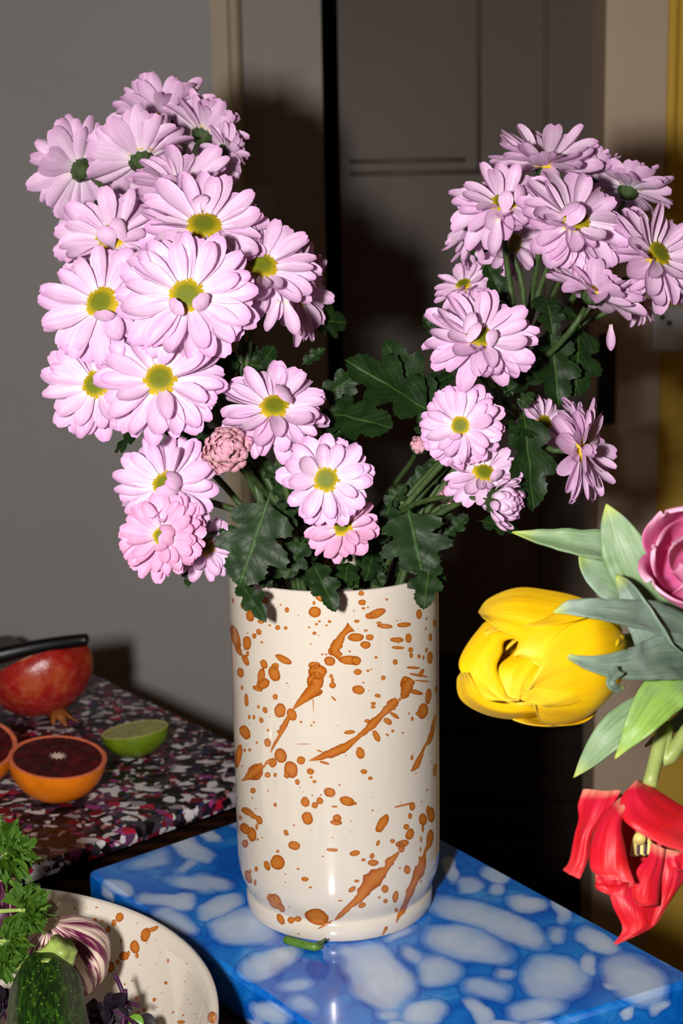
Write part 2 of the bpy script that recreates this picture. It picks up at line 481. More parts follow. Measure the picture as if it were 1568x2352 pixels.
# right-hand frame standing a little forward, yellow wall beyond it
FY = WY - 0.06
xf = wx(1391, 100, FY); xg = wx(1533, 100, FY)
struct('trim_3', *box((xf, FY, 0), (xg, WY + 0.1, TOPZ)), MAT['frame'])
YY = FY + 0.012
struct('wall_right', *box((xg, YY, 0), (2.2, WY + 0.1, TOPZ)), MAT['yellow'])
rid = [(xg + 0.0 + 0.016 * (0.5 - 0.5 * cos(pi * s / 8)), YY - 0.010 * sin(pi * s / 8)) for s in range(9)]
V = [(x, y, z) for x, y in rid for z in (wz(1540, 470, YY), TOPZ)]
struct('trim_4', V, [(2 * i, 2 * i + 2, 2 * i + 3, 2 * i + 1) for i in range(8)], MAT['yellow'], None, True)
# door pull on the frame
HC = Vector((wx(1392, 870, FY - 0.03), FY - 0.03, 0))
hz0, hz1 = wz(1392, 975, FY - 0.03), wz(1392, 765, FY - 0.03)
hd = empty('door_handle', Matrix.Translation((HC.x, FY, (hz0 + hz1) / 2)), 'black bar pull handle on the pale door frame', 'handle')
w = 0.011
o = wpart('grip', hd, *box((HC.x - w, HC.y - 0.008, hz0), (HC.x + w, HC.y + 0.008, hz1)), MAT['black'], smooth=False); bevelled(o, 0.004)
for pyy in (818, 928):
    z = wz(1360, pyy, FY - 0.02)
    V, F = tube([Vector((HC.x, HC.y, z)), Vector((HC.x - 0.012, FY - 0.01, z)), Vector((xf + 0.004, FY + 0.003, z))], 0.0055, 10)
    wpart('standoff', hd, V, F, MAT['black'])
# socket on the yellow wall
sx0, sx1 = wx(1508, 760, YY - 0.01), wx(1600, 760, YY - 0.01)
sz0, sz1 = wz(1540, 806, YY - 0.01), wz(1540, 700, YY - 0.01)
sk = empty('wall_socket', Matrix.Translation(((sx0 + sx1) / 2, YY, sz0)), 'white wall socket with two dark holes beside the door frame', 'socket')
o = wpart('plate', sk, *box((xg - 0.014, FY - 0.014, sz0), (sx1, YY + 0.002, sz1)), MAT['socket'], smooth=False); bevelled(o, 0.004)
for q in ((1521, 729), (1537, 742)):
    y = FY - 0.0145
    c = Vector((wx(q[0], q[1], y), y, wz(q[0], q[1], y)))
    V, F = tube([c + Vector((0, -0.0006, 0)), c + Vector((0, 0.004, 0))], 0.0032, 12)
    wpart('hole', sk, V, F, MAT['black'])

# ------------------------------------------------------------------ table
PL, PF, PR, PN = [on(*q, ZB) for q in ((210, 2000), (787, 1804), (1596, 2246), (874, 2465))]
e1 = (PR - PF).normalized(); e2 = (PL - PF); e2 = (e2 - e1 * e2.dot(e1)).normalized()
ZT = 0.75
def tp(a, b, z): 
    p = PF + e1 * a + e2 * b; return (p.x, p.y, z)
tab = empty('table', Matrix.Translation(Vector((tp(0, 0.4, 0)))), 'dark wooden table under the boards and bowl', 'table')
q = [(-0.72, 0.012), (0.85, 0.012), (0.85, 0.80), (-0.72, 0.80)]
V = [tp(a, b, z) for z in (ZT - 0.035, ZT) for a, b in q]
o = wpart('tabletop', tab, V, [(3, 2, 1, 0), (4, 5, 6, 7), (0, 1, 5, 4), (1, 2, 6, 5), (2, 3, 7, 6), (3, 0, 4, 7)], MAT['wood'], smooth=False)
bevelled(o, 0.004)
for a, b in ((-0.66, 0.07), (0.79, 0.07), (0.79, 0.74), (-0.66, 0.74)):
    V = [tp(a + da * s, b + db * s, z) for z, s in ((0.0, 0.02), (ZT - 0.035, 0.03)) for da, db in ((-1, -1), (1, -1), (1, 1), (-1, 1))]
    wpart('leg', tab, V, [(3, 2, 1, 0), (4, 5, 6, 7), (0, 1, 5, 4), (1, 2, 6, 5), (2, 3, 7, 6), (3, 0, 4, 7)], MAT['wood'], smooth=False)

# ------------------------------------------------------------------ blue board
rng = random.Random(5)
CH = []
def C6(l):                                    # chip outlines read off the board surface
    for cx, cy, rx, ry, a in l: CH.append((400 + cx / 1.342, 1900 + cy / 1.342, rx / 1.342, ry / 1.342, a))
C6([(60, 75, 55, 25, 20), (120, 30, 40, 14, 20), (100, 165, 80, 28, 12), (25, 230, 45, 25, 10), (150, 240, 65, 28, -10), (220, 310, 100, 55, -8), (35, 290, 40, 30, 20),
    (300, 410, 100, 35, -20), (370, 480, 70, 25, -5), (620, 460, 120, 70, 42), (555, 395, 60, 35, 20), (810, 450, 75, 50, 5), (905, 365, 115, 50, 12), (960, 280, 180, 42, 20), (1060, 315, 75, 36, 15),
    (900, 170, 45, 25, 5), (995, 185, 35, 24, 5), (1090, 235, 60, 28, 5), (985, 145, 45, 18, 10), (930, 70, 40, 12, 15), (1005, 452, 38, 20, 5), (1160, 455, 100, 65, 15),
    (960, 500, 75, 32, 3), (1110, 550, 100, 35, -8), (1310, 350, 65, 28, 22), (1420, 470, 110, 66, 25), (1330, 483, 28, 15, 0), (1190, 260, 20, 45, -25), (1180, 325, 40, 20, 0),
    (690, 330, 75, 25, -15), (380, 550, 60, 35, 30), (290, 575, 70, 30, 30), (780, 580, 70, 35, 0), (940, 575, 26, 48, -30), (660, 575, 55, 25, 0), (1000, 600, 60, 16, 0),
    (1535, 400, 40, 26, 30), (850, 130, 26, 34, 0), (740, 400, 45, 24, 10), (1060, 60, 30, 10, 20), (1140, 150, 30, 14, 20), (1250, 240, 30, 12, 25), (1270, 420, 24, 40, 10), (1500, 560, 40, 14, -25), (1380, 575, 30, 14, -20)])
for cx, cy, rx, ry, a in [(1010, 450, 170, 62, -22), (1330, 370, 150, 55, 20), (1300, 620, 190, 66, 15), (1250, 480, 120, 38, -20), (850, 660, 110, 48, 10), (1150, 760, 180, 50, 10), (1220, 900, 150, 75, 20), (1500, 820, 100, 38, -15), (760, 720, 60, 24, 40), (1420, 250, 90, 30, 15)]:
    CH.append((cx / 3.015, 1820 + cy / 3.015, rx / 3.015, ry / 3.015, a))
for _ in range(16): CH.append((rng.uniform(420, 1300), rng.uniform(2370, 2480), rng.uniform(30, 80), rng.uniform(20, 40), rng.uniform(-30, 30)))
for _ in range(8): CH.append((rng.uniform(560, 1000), rng.uniform(1830, 1960), rng.uniform(30, 60), rng.uniform(12, 20), rng.uniform(-20, 20)))
def build_slab(name, corners, zt, zb, n1, n2, nz, bev):
    """slab as a fine grid on all sides, edges eased; corner order F,R,N,L"""
    Fc, Rc, Nc, Lc = [Vector((c.x, c.y, 0)) for c in corners]
    V, F = [], []
    def P(s, t): return (Fc * (1 - s) + Rc * s) * (1 - t) + (Lc * (1 - s) + Nc * s) * t
    ctr = P(.5, .5)
    def grid(fn, a, b):
        o = len(V)
        for i in range(a + 1):
            for j in range(b + 1): V.append(fn(i / a, j / b))
        for i in range(a):
            for j in range(b):
                q = o + i * (b + 1) + j
                F.append((q, q + b + 1, q + b + 2, q + 1))
    def top(s, t):
        p = P(s, t); d = min(s, 1 - s, t, 1 - t)
        return Vector((p.x, p.y, zt - (bev * 0.35 if d < 1e-6 else 0)))
    grid(top, n1, n2)
    grid(lambda s, t: Vector((P(1 - s, t).x, P(1 - s, t).y, zb)), 2, 2)
    for fn in (lambda s: P(1 - s, 0), lambda s: P(s, 1), lambda s: P(0, s), lambda s: P(1, 1 - s)):
        def side(s, t, fn=fn):
            p = fn(s); z = zt + (zb - zt) * t
            out = (p - ctr).normalized() * (bev * 0.5 * (1 if 0.05 < t < 0.95 else 0))
            return Vector((p.x + out.x, p.y + out.y, z - (bev * 0.35 if t < 1e-6 else 0)))
        grid(side, n1, nz)
    return V, F
V, F = build_slab('b', (PF, PR, PN, PL), ZB, ZT, 300, 200, 8, 0.003)
px = np.array([proj(Vector((v.x, v.y, v.z)))[:2] for v in V])
wob = np.array([(noise.noise(v * 22) * 30 + noise.noise(v * 55) * 10 + noise.noise(v * 150) * 2.5, noise.noise(v * 22 + Vector((9, 3, 1))) * 18 + noise.noise(v * 55 + Vector((4, 7, 1))) * 6 + noise.noise(v * 150 + Vector((2, 1, 8))) * 2) for v in V])
val = np.zeros(len(V))
for cx, cy, rx, ry, a in CH:
    ca, sa = cos(radians(a)), sin(radians(a))
    dx, dy = px[:, 0] + wob[:, 0] - cx, px[:, 1] + wob[:, 1] - cy
    u = (dx * ca + dy * sa) / rx; w = (-dx * sa + dy * ca) / ry
    d = (np.abs(u) ** 2.4 + np.abs(w) ** 2.4) ** (1 / 2.4)
    s = rng.choice([1.0, 0.95, 0.85, 0.6, 0.45]) if rx * ry < 3000 else rng.choice([1.0, 0.92])
    val = np.maximum(val, s * np.clip((1.36 - d) / 0.95, 0, 1) ** 1.1)
blue = wthing('serving_board', V, F, MAT['blue'], 'blue and white marbled slab under the splattered vase', 'board', attr={'chip': val}, smooth=False)

# ------------------------------------------------------------------ terrazzo board
T0, T2, T4 = [on(*q, ZB) for q in ((60, 1470), (668, 1769), (0, 2010))]
T2b = T2; d1 = (T0 - T2).normalized(); d2 = (T4 - T2).normalized()
TA = T2 + d1 * 0.46; TB = T2 + d2 * 0.36; TC = TA + d2 * 0.36
V, F = build_slab('t', (TA, T2, TB, TC), ZB, ZB - 0.014, 12, 12, 3, 0.004)
o = wthing('cutting_board', V, F, MAT['terrazzo'], 'speckled black, white and red recycled plastic board under the cut fruit', 'board', smooth=False)
for s, t in ((0.1, 0.1), (0.9, 0.1), (0.9, 0.9), (0.1, 0.9)):
    c = (TA * (1 - s) + T2 * s) * (1 - t) + (TC * (1 - s) + TB * s) * t
    Vf, Ff, _ = lathe([(0.008, ZT), (0.009, ZB - 0.0135)], 16)
    me = mesh_data('foot', [Vector((v[0] + c.x, v[1] + c.y, v[2])) - o.location for v in Vf], Ff, MAT['black']); link('foot', me, o)

# ------------------------------------------------------------------ splatter helper
def splats(bvh, ells, streaks, sc, ox, oy, off, seed):
    """flat glaze splashes laid onto a surface"""
    rg = random.Random(seed); V, F, E = [], [], []
    def hit(x, y):
        d = ray(ox + x / sc, oy + y / sc).normalized()
        loc, nor, idx, dist = bvh.ray_cast(CAM, d)
        if loc is None: return None
        if nor.dot(d) > 0: nor = -nor
        return loc + nor * off
    for cx, cy, rx, ry, a in ells:
        n = 14 if max(rx, ry) < 12 else 26
        ca, sa = cos(radians(a)), sin(radians(a)); ph = rg.uniform(0, 50)
        am = 0.0 if max(rx, ry) < 12 else 0.13
        pts = [(cx, cy, 0.0)]
        for ring, f_ in ((0.62, 0.25), (1.0, 1.0)):
            for k in range(n):
                t = 2 * pi * k / n
                w = 1 + am * noise.noise(Vector((cos(t) * 1.4, sin(t) * 1.4, ph))) + am * 0.5 * noise.noise(Vector((cos(t) * 4, sin(t) * 4, ph)))
                x, y = rx * ring * w * cos(t), ry * ring * w * sin(t)
                pts.append((cx + x * ca - y * sa, cy + x * sa + y * ca, f_))
        H = [hit(p[0], p[1]) for p in pts]
        if any(h is None for h in H): continue
        ctr = H[0]
        if any((h - ctr).length > 0.06 for h in H): continue
        b = len(V); V += H; E += [p[2] for p in pts]
        for k in range(n):
            k2 = (k + 1) % n
            F.append((b, b + 1 + k, b + 1 + k2)); F.append((b + 1 + k, b + 1 + n + k, b + 1 + n + k2, b + 1 + k2))
    for st in streaks:
        P = catmull([Vector((x, y, w)) for x, y, w in st], 8)
        ph = rg.uniform(0, 50); rows = []
        for i, p in enumerate(P):
            t = (P[min(i + 1, len(P) - 1)] - P[max(i - 1, 0)]); t.z = 0; t.normalize()
            nx, ny = -t.y, t.x
            wl = max(p.z, 0.8) * (1 + 0.28 * noise.noise(Vector((i * 0.33, 0, ph)))); wr = max(p.z, 0.8) * (1 + 0.28 * noise.noise(Vector((i * 0.33, 5, ph))))
            rows.append([hit(p.x + nx * q, p.y + ny * q) for q in (-wl, -wl * 0.5, 0, wr * 0.5, wr)])
        b = len(V); ok = True
        for rw in rows:
            if any(h is None for h in rw): ok = False
        if not ok: continue
        for rw in rows: V += rw; E += [1.0, 0.4, 0.1, 0.4, 1.0]
        for i in range(len(rows) - 1):
            for j in range(4):
                q = b + i * 5 + j; F.append((q, q + 1, q + 6, q + 5))
    return V, F, E

# ------------------------------------------------------------------ vase
VH = 0.235
prof = [(0.0, 0.002), (0.055, 0.002), (0.058, 0.0), (0.0622, 0.0), (0.0632, 0.0015), (0.0636, 0.006), (0.0636, 0.0105), (0.0628, 0.0122), (0.0622, 0.0132), (0.0626, 0.0150),
        (0.0645, 0.0190), (0.0668, 0.0245), (0.0682, 0.0310), (0.0688, 0.0400), (0.0690, 0.0600), (0.0690, 0.1200), (0.0690, 0.1900), (0.0690, 0.2250), (0.0689, 0.2310), (0.0683, 0.2340), (0.0672, 0.2350),
        (0.0660, 0.2343), (0.0652, 0.2320), (0.0648, 0.2260), (0.0648, 0.1500), (0.0648, 0.0300), (0.0600, 0.0120), (0.0, 0.0110)]
V, F, UV = lathe(prof, 160, False, False)
vroot = empty('vase', Matrix.Translation((0, 0, ZB)), 'tall cream cylinder vase with brown glaze splatter on the blue slab', 'vase')
link('vase_body', mesh_data('vase_body', V, F, MAT['cream'], UV), vroot)
bvh = BVHTree.FromPolygons([Vector(v) + Vector((0, 0, ZB)) for v in V], F)
EL = [(582,275,38,32,0),(630,192,42,24,5),(577,222,9,12,0),(652,200,25,22,0),(860,165,17,15,0),(865,218,23,18,0),(873,254,11,8,0),(1012,200,8,8,0),(950,285,58,26,-25),(905,300,20,18,0),(1000,360,46,15,5),(1115,353,43,15,-5),(965,340,16,7,0),
(1205,290,17,30,0),(1297,342,9,22,0),(1250,315,5,9,0),(1245,375,5,9,0),(1142,433,19,29,0),(1073,443,40,16,3),(1080,490,37,10,3),(1155,503,15,16,0),(1158,536,11,16,0),(1205,542,9,14,0),(1232,550,6,14,0),(1250,505,8,15,10),(1273,428,9,25,0),(1270,550,17,38,0),
(1063,576,15,16,0),(948,548,10,8,0),(838,635,23,19,0),(900,628,10,7,0),(992,670,14,15,0),(843,742,37,27,10),(872,700,7,5,0),(833,331,16,10,0),(910,428,24,19,0),(885,473,31,22,5),(828,428,50,24,0),(887,387,12,7,0),
(415,262,13,16,0),(285,207,18,19,0),(195,300,24,36,-15),(187,268,9,11,0),(258,258,18,18,0),(148,238,10,20,-10),(92,208,6,15,-10),(312,355,10,5,20),(360,369,15,15,0),(408,372,11,11,0),(258,335,20,11,10),(248,304,11,8,0),
(610,332,8,7,0),(592,349,9,8,0),(670,333,11,9,0),(652,355,7,6,0),(548,368,7,6,0),(580,403,12,10,0),(247,395,16,18,-20),(220,420,13,16,0),(265,457,8,7,0),(177,460,25,42,-5),(108,430,26,75,-15),(125,500,16,40,-25),(180,527,9,18,0),(168,565,17,36,-25),(137,640,20,30,-5),(278,588,20,28,-30),(395,560,55,20,28),(345,600,22,20,0),(340,645,34,50,-20),(262,660,22,50,10),(272,705,40,32,-20),(240,735,30,16,20),
(147,730,7,14,0),(345,784,15,18,-10),(173,805,12,40,-5),(374,867,35,44,0),(445,890,28,38,-20),(285,864,14,20,-20),(245,845,8,11,0),(190,906,8,14,0),(218,907,8,14,0),(262,925,12,18,-15),(500,935,8,7,0),(562,956,6,6,0),
(165,997,30,45,-25),(302,985,8,9,0),(388,973,18,22,0),(365,993,10,11,0),(300,1060,20,28,-15),(235,1060,6,9,0),(162,1105,8,11,0),(193,1103,8,11,0),(125,1140,20,70,10),(112,1190,12,30,0),(378,1138,36,45,-20),(330,1180,24,30,10),(440,1222,42,50,-15),(415,1255,18,18,0),(500,1166,25,25,0),(300,1253,18,18,0),(345,1253,10,13,0),(478,1295,14,18,-20),(225,1238,46,50,30),
(556,1233,22,18,20),(560,1267,9,7,0),(580,1293,12,9,0),(213,1348,16,18,0),(208,1392,5,6,0),(345,1432,10,13,0),(112,1440,5,16,0),(672,1358,36,28,15),(525,1415,25,32,-20),(583,1435,20,18,0),(612,1408,20,22,-30),(775,1410,45,27,22),(812,1422,22,10,12),(700,1443,18,6,0),(538,1514,33,39,-15),(715,1512,25,24,20),(710,1538,36,16,5),
(250,1525,18,27,-20),(180,1475,40,22,30),(137,1510,10,15,0),(165,1575,28,36,-35),(205,1610,28,42,-10),(235,1565,8,20,0),(125,1625,12,40,-15),(165,1665,20,24,0),(240,1640,6,9,0),(410,1600,13,20,-20),(457,1555,6,6,0),(458,1677,36,27,8),(360,1712,10,10,0),(687,1703,36,11,3),(822,1723,31,17,-10),(630,1742,9,3,0),(873,1763,13,10,0),(930,1780,32,20,0),(925,1740,14,18,25),(960,1662,10,18,20),
(985,1545,28,62,30),(360,1778,42,45,-30),(297,1798,18,30,-20),(232,1818,10,16,0),(185,1865,18,40,-20),(195,1832,9,14,0),(225,1900,8,18,0),(482,1817,9,6,0),(523,1878,22,14,5),(556,1928,11,6,0),(345,2012,35,50,-30),(382,2050,18,30,-30),(318,1990,24,24,0),(378,2120,20,36,-30),(440,2125,22,20,0),(480,2118,22,18,10),(595,2105,73,48,15),(485,2208,6,5,0),
(833,1890,16,9,0),(805,1940,25,14,-30),(865,2035,24,16,-25),(735,2008,14,4,0),(1002,1937,21,24,0),(967,1988,8,7,0),(1005,2010,13,13,0),(1065,1985,18,36,10),(1070,2065,10,14,0),(1135,1822,20,26,0),(1090,1812,6,6,0),(1047,1650,14,14,0),(1130,1565,18,17,0),(1150,1610,24,36,20),(1110,1665,34,22,-20),(1100,1690,20,28,0),(1085,1670,20,18,0),(1152,1500,12,18,0),(1165,1442,17,25,5),
(1230,1520,24,36,0),(1278,1495,22,45,0),(1262,1470,14,30,0),(1270,1635,20,55,5),(1228,1575,8,22,0),(1218,1640,6,18,0),(1214,1700,5,14,0),(1210,1755,7,14,0),(1217,1893,5,8,0),(1260,780,18,48,5),(1230,870,30,48,15),(1200,885,16,14,0),(1145,885,5,8,0),(1165,918,9,12,0),(1048,990,9,9,0),(1108,1000,6,7,0),(1163,1150,9,16,5),
(958,778,18,12,15),(932,825,15,11,0),(930,846,14,10,0),(1060,897,30,12,35),(1018,932,28,18,35),(950,1020,18,38,-25),(1015,1013,12,6,40),(855,1122,25,38,-10),(790,997,33,13,-5),(897,930,18,11,0),(640,1180,32,8,15),(610,1110,18,5,20),(875,1233,20,15,10),(914,1274,14,11,0),(1130,705,38,42,0),(1115,765,20,30,25),(1180,755,50,14,15),(1090,800,8,10,0),
(1172,610,40,8,3),(1220,640,26,12,-60),(1200,655,55,8,10),(1225,690,45,5,5),(690,510,30,28,0),(672,570,34,28,10),(790,565,65,28,5),(830,568,30,27,0),(650,530,7,6,0),(627,530,7,6,0),(790,512,8,6,0),(680,660,11,12,0),(688,685,10,16,0),(688,715,20,18,0),(695,795,20,6,45),
(580,595,36,22,0),(597,635,58,44,0),(585,690,52,55,0),(605,755,22,22,0),(1305,740,6,18,0),(1300,1225,10,40,5),(1008,2175,10,14,30)]
ST = [[(600,720,48),(545,770,34),(490,820,18),(450,862,4)],[(425,905,14),(400,960,16),(370,1020,10),(335,1080,8),(318,1120,2)],[(800,365,30),(765,395,18),(735,435,24),(720,465,30),(700,510,28),(735,545,20)],
[(550,1168,3),(620,1145,18),(700,1115,28),(760,1088,26),(830,1035,14),(890,985,18),(930,945,26),(980,895,18),(1020,855,26),(1050,825,30),(1075,800,16)],[(1100,795,8),(1120,770,24),(1135,720,34),(1165,680,22)],
[(1300,890,4),(1288,970,12),(1265,1050,13),(1240,1080,6),(1215,1140,12),(1190,1195,18),(1160,1232,4)],
[(700,2125,3),(740,2090,14),(800,2035,16),(850,1990,26),(890,1930,44),(930,1880,50),(980,1840,36),(1010,1815,16),(1030,1775,26),(1055,1750,16),(1085,1715,6)],
[(1070,2140,3),(1085,2100,10),(1110,2060,18),(1125,2020,12),(1150,1960,22),(1180,1890,20),(1205,1830,32),(1225,1780,20),(1240,1720,8),(1265,1670,14)],
[(1060,1447,4),(1160,1423,6)],[(476,1068,2),(555,1068,2)],[(575,880,1),(572,800,3)],[(275,1215,3),(290,1185,8),(320,1170,18)],[(270,1190,18),(210,1245,30),(165,1278,10),(143,1287,2)],[(150,1455,8),(200,1490,14),(250,1520,12)],[(600,2178,2),(650,2150,8),(690,2125,3)],[(985,2215,3),(1010,2170,9)]]
for _ in range(70):
    s = rng.uniform(2.5, 6); EL.append((rng.uniform(130, 1290), rng.uniform(200, 2080), s, s * rng.uniform(0.7, 1.3), rng.uniform(0, 90)))
big = [e for e in EL if max(e[2], e[3]) >= 13]; small = [e for e in EL if max(e[2], e[3]) < 13]
for e in big:
    V, F, E = splats(bvh, [e], [], 2.613, 500, 1300, 0.00022, int(e[0]))
    if V: wpart('glaze_spot', vroot, V, F, MAT['splat'], attr={'edge': E})
for st in ST:
    V, F, E = splats(bvh, [], [st], 2.613, 500, 1300, 0.00026, int(st[0][0]))
    if V: wpart('glaze_streak', vroot, V, F, MAT['splat'], attr={'edge': E})
V, F, E = splats(bvh, small, [], 2.613, 500, 1300, 0.00022, 3)
# splashes on the far side and inside
rg = random.Random(8)
def far_splat(th, z, rx, rz, rad):
    n = 18; b = len(V); ph = rg.uniform(0, 50); pts = [(0, 0, 0)]
    rows = []
    for ring, ff in ((0.6, 0.25), (1.0, 1.0)):
        for k in range(n):
            t = 2 * pi * k / n; w = 1 + 0.3 * noise.noise(Vector((cos(t) * 1.6, sin(t) * 1.6, ph)))
            pts.append((rx * ring * w * cos(t), rz * ring * w * sin(t), ff))
    for x, zz, ff in pts:
        a = th + x / 0.069; V.append(Vector((rad * cos(a), rad * sin(a), ZB + z + zz))); E.append(ff)
    for k in range(n):
        k2 = (k + 1) % n
        F.append((b, b + 1 + k, b + 1 + k2)); F.append((b + 1 + k, b + 1 + n + k, b + 1 + n + k2, b + 1 + k2))
for _ in range(80):
    s = rg.choice([0.001, 0.0018, 0.003, 0.005, 0.007]); 
    far_splat(rg.uniform(radians(8), radians(172)), rg.uniform(0.035, 0.22), s * rg.uniform(0.7, 1.2), s * rg.uniform(0.7, 2.2), 0.0692)
for _ in range(60):
    s = rg.choice([0.002, 0.004, 0.006]); far_splat(rg.uniform(0, 2 * pi), rg.uniform(0.12, 0.225), s, s * rg.uniform(0.8, 2), 0.0645)
wpart('glaze_speckle', vroot, V, F, MAT['splat'], attr={'edge': E})['kind'] = 'stuff'

# ------------------------------------------------------------------ chrysanthemums
def petal_mesh(name, wid, arch, cup, twist, tip, mat, seed=0):
    vs = [0, 0.15, 0.34, 0.54, 0.72, 0.86, 0.955, 1.0]
    V, UV, F = [], [], []
    x = z = 0.0; pv = 0.0; nc = 4
    for v in vs:
        a = arch * v + (tip * max(0, v - 0.6) / 0.4)
        x += cos(a) * (v - pv); z += sin(a) * (v - pv); pv = v
        t = min(1, v / 0.6); w = 0.36 + 0.64 * t * t * (3 - 2 * t)
        if v > 0.66: w *= sqrt(max(0.0, 1 - ((v - 0.66) / 0.36) ** 2))
        w *= wid / 2
        for j in range(nc + 1):
            u = -1 + 2 * j / nc
            tw = twist * v
            c = cup * (u * u - 0.4) * w - (0.10 * w if j in (1, 3) else 0) * (1 if v > 0.1 else 0)
            y = u * w * cos(tw) - c * sin(tw); h = u * w * sin(tw) + c * cos(tw)
            xx = x - (0.012 if (v == 1.0 and j == 2) else 0)
            V.append((xx - sin(a) * h, y, z + cos(a) * h)); UV.append(((u + 1) / 2, v))
    for i in range(len(vs) - 1):
        for j in range(nc):
            q = i * (nc + 1) + j; F.append((q, q + nc + 1, q + nc + 2, q + 1))
    return mesh_data(name, V, F, mat, UV)
rg = random.Random(11)
PET = {}
for key in ('petal', 'petal_deep', 'petal_bud'):
    PET[key] = [petal_mesh('petal', rg.uniform(0.36, 0.48), rg.uniform(-0.45, 0.25), rg.uniform(0.15, 0.7), rg.uniform(-0.35, 0.35), rg.uniform(-0.5, 0.35), MAT[key], i) for i in range(14)]
    PET[key + '_in'] = [petal_mesh('petal', rg.uniform(0.40, 0.5), rg.uniform(0.5, 1.0), rg.uniform(0.4, 0.8), rg.uniform(-0.3, 0.3), rg.uniform(0.2, 0.8), MAT[key], i) for i in range(5)]
    PET[key + '_over'] = [petal_mesh('petal', 0.62, 0.95, 0.5, 0.35, 0.3, MAT[key], 1), petal_mesh('petal', 0.58, 1.2, 0.35, -0.3, 0.1, MAT[key], 2)]
# disc with florets on a spiral
V, F, UV = lathe([(0.98, -0.25), (1.0, 0.0), (0.93, 0.16), (0.75, 0.30), (0.5, 0.38), (0.25, 0.39), (0.02, 0.36)], 24, False, True)
A = [min(1, sqrt(v[0] ** 2 + v[1] ** 2)) for v in V]
nf = 240
for i in range(nf):
    rr = sqrt((i + 0.5) / nf) * 0.985; t = i * 2.399963
    hz = 0.39 * (1 - rr ** 4) ** 0.5 * (0.93 if rr < 0.3 else 1)
    c = Vector((rr * cos(t), rr * sin(t), hz)); s = 0.047 + 0.012 * rr; lift = 0.05 + 0.07 * rr ** 2
    up = Vector((0.7 * rr * cos(t), 0.7 * rr * sin(t), 1)).normalized(); a = up.orthogonal().normalized(); b_ = up.cross(a)
    q = len(V)
    for k_ in range(5): V.append(c + (a * cos(k_ * 1.2566) + b_ * sin(k_ * 1.2566)) * s - up * 0.03)
    V.append(c + up * lift); A += [rr * 0.9] * 5 + [min(1, rr * 1.05)]
    for k_ in range(5): F.append((q + k_, q + (k_ + 1) % 5, q + 5))
DISC = mesh_data('disc', V, F, MAT['disc'], attr={'rad': A})
# calyx of overlapping bracts
V, F, _ = lathe([(0.10, -0.42), (0.2, -0.40), (0.34, -0.28), (0.44, -0.12), (0.46, 0.0), (0.3, 0.02)], 20, True, True)
for ring, (n_, rr, z0, z1) in enumerate(((9, 0.40, -0.34, -0.02), (11, 0.47, -0.24, 0.06))):
    for i in range(n_):
        t = 2 * pi * i / n_ + ring * 0.3; q = len(V)
        for (da, rad, zz) in ((-0.26, rr * 0.9, z0), (0.26, rr * 0.9, z0), (0.22, rr * 1.12, (z0 + z1) / 2), (0.0, rr * 1.12, z1), (-0.22, rr * 1.12, (z0 + z1) / 2)):
            V.append((rad * cos(t + da), rad * sin(t + da), zz))
        F.append((q, q + 1, q + 2, q + 3, q + 4))
CALYX = mesh_data('calyx', V, F, MAT['calyx'])

RIM = ZB + VH
STEM_PTS = {}
FL = {}
GRP = 'pink chrysanthemums in the splattered vase'
def frame_for(n, spin):
    z = n.normalized(); up = UU
    x = (up - z * up.dot(z))
    if x.length < 0.1: x = (RR - z * RR.dot(z))
    x.normalize(); y = z.cross(x)
    m = Matrix((x, y, z)).transposed().to_4x4()
    return m @ Matrix.Rotation(spin, 4, 'Z')
VIA_R = {'r1', 'r2', 'r3', 'r4', 'r5', 'r6', 'r6b', 'r7', 'r7b', 'r8', 'r13', 'r14', 'r12', 'r11'}
VIA_L = {'f1', 'f2', 'f3', 'f4', 'f5', 'f6', 'f4b', 'f7', 'f8', 'f9', 'f9b', 'f10', 'f11'}
def stem_path(key, head, n, R, entry):
    rj = random.Random(hash_key(key) + 3)
    p0 = head - n * (R * 0.36); e = Vector((entry[0], entry[1], RIM + 0.004))
    out = Vector((p0.x - e.x, p0.y - e.y, 0)); L = (p0 - e).length
    up = Vector((out.x * 0.25, out.y * 0.25, max(0.04, (p0.z - e.z) * 0.5)))
    via = None
    if key in VIA_R: via = at(1138 + rj.uniform(-14, 14), 935 + rj.uniform(-18, 18), 0.955 + rj.uniform(-0.006, 0.006))
    if key in VIA_L: via = at(570 + rj.uniform(-30, 30), 1040 + rj.uniform(-20, 20), 0.965 + rj.uniform(-0.01, 0.01))
    if via is None:
        pts = bez(p0, p0 - n * min(0.06, L * 0.35), e + up, e, 14)
    else:
        d = (p0 - via).length
        pts = bez(p0, p0 - n * min(0.045, d * 0.4), via + (via - e).normalized() * d * 0.3, via, 10)[:-1] + bez(via, via - (via - e).normalized() * 0.02, e + Vector((0, 0, 0.03)), e, 6)
    low = Vector((-entry[0] * 0.5, -entry[1] * 0.5, ZB + 0.035))
    pts += [e.lerp(low, t) for t in (0.3, 0.65, 1.0)]
    return pts
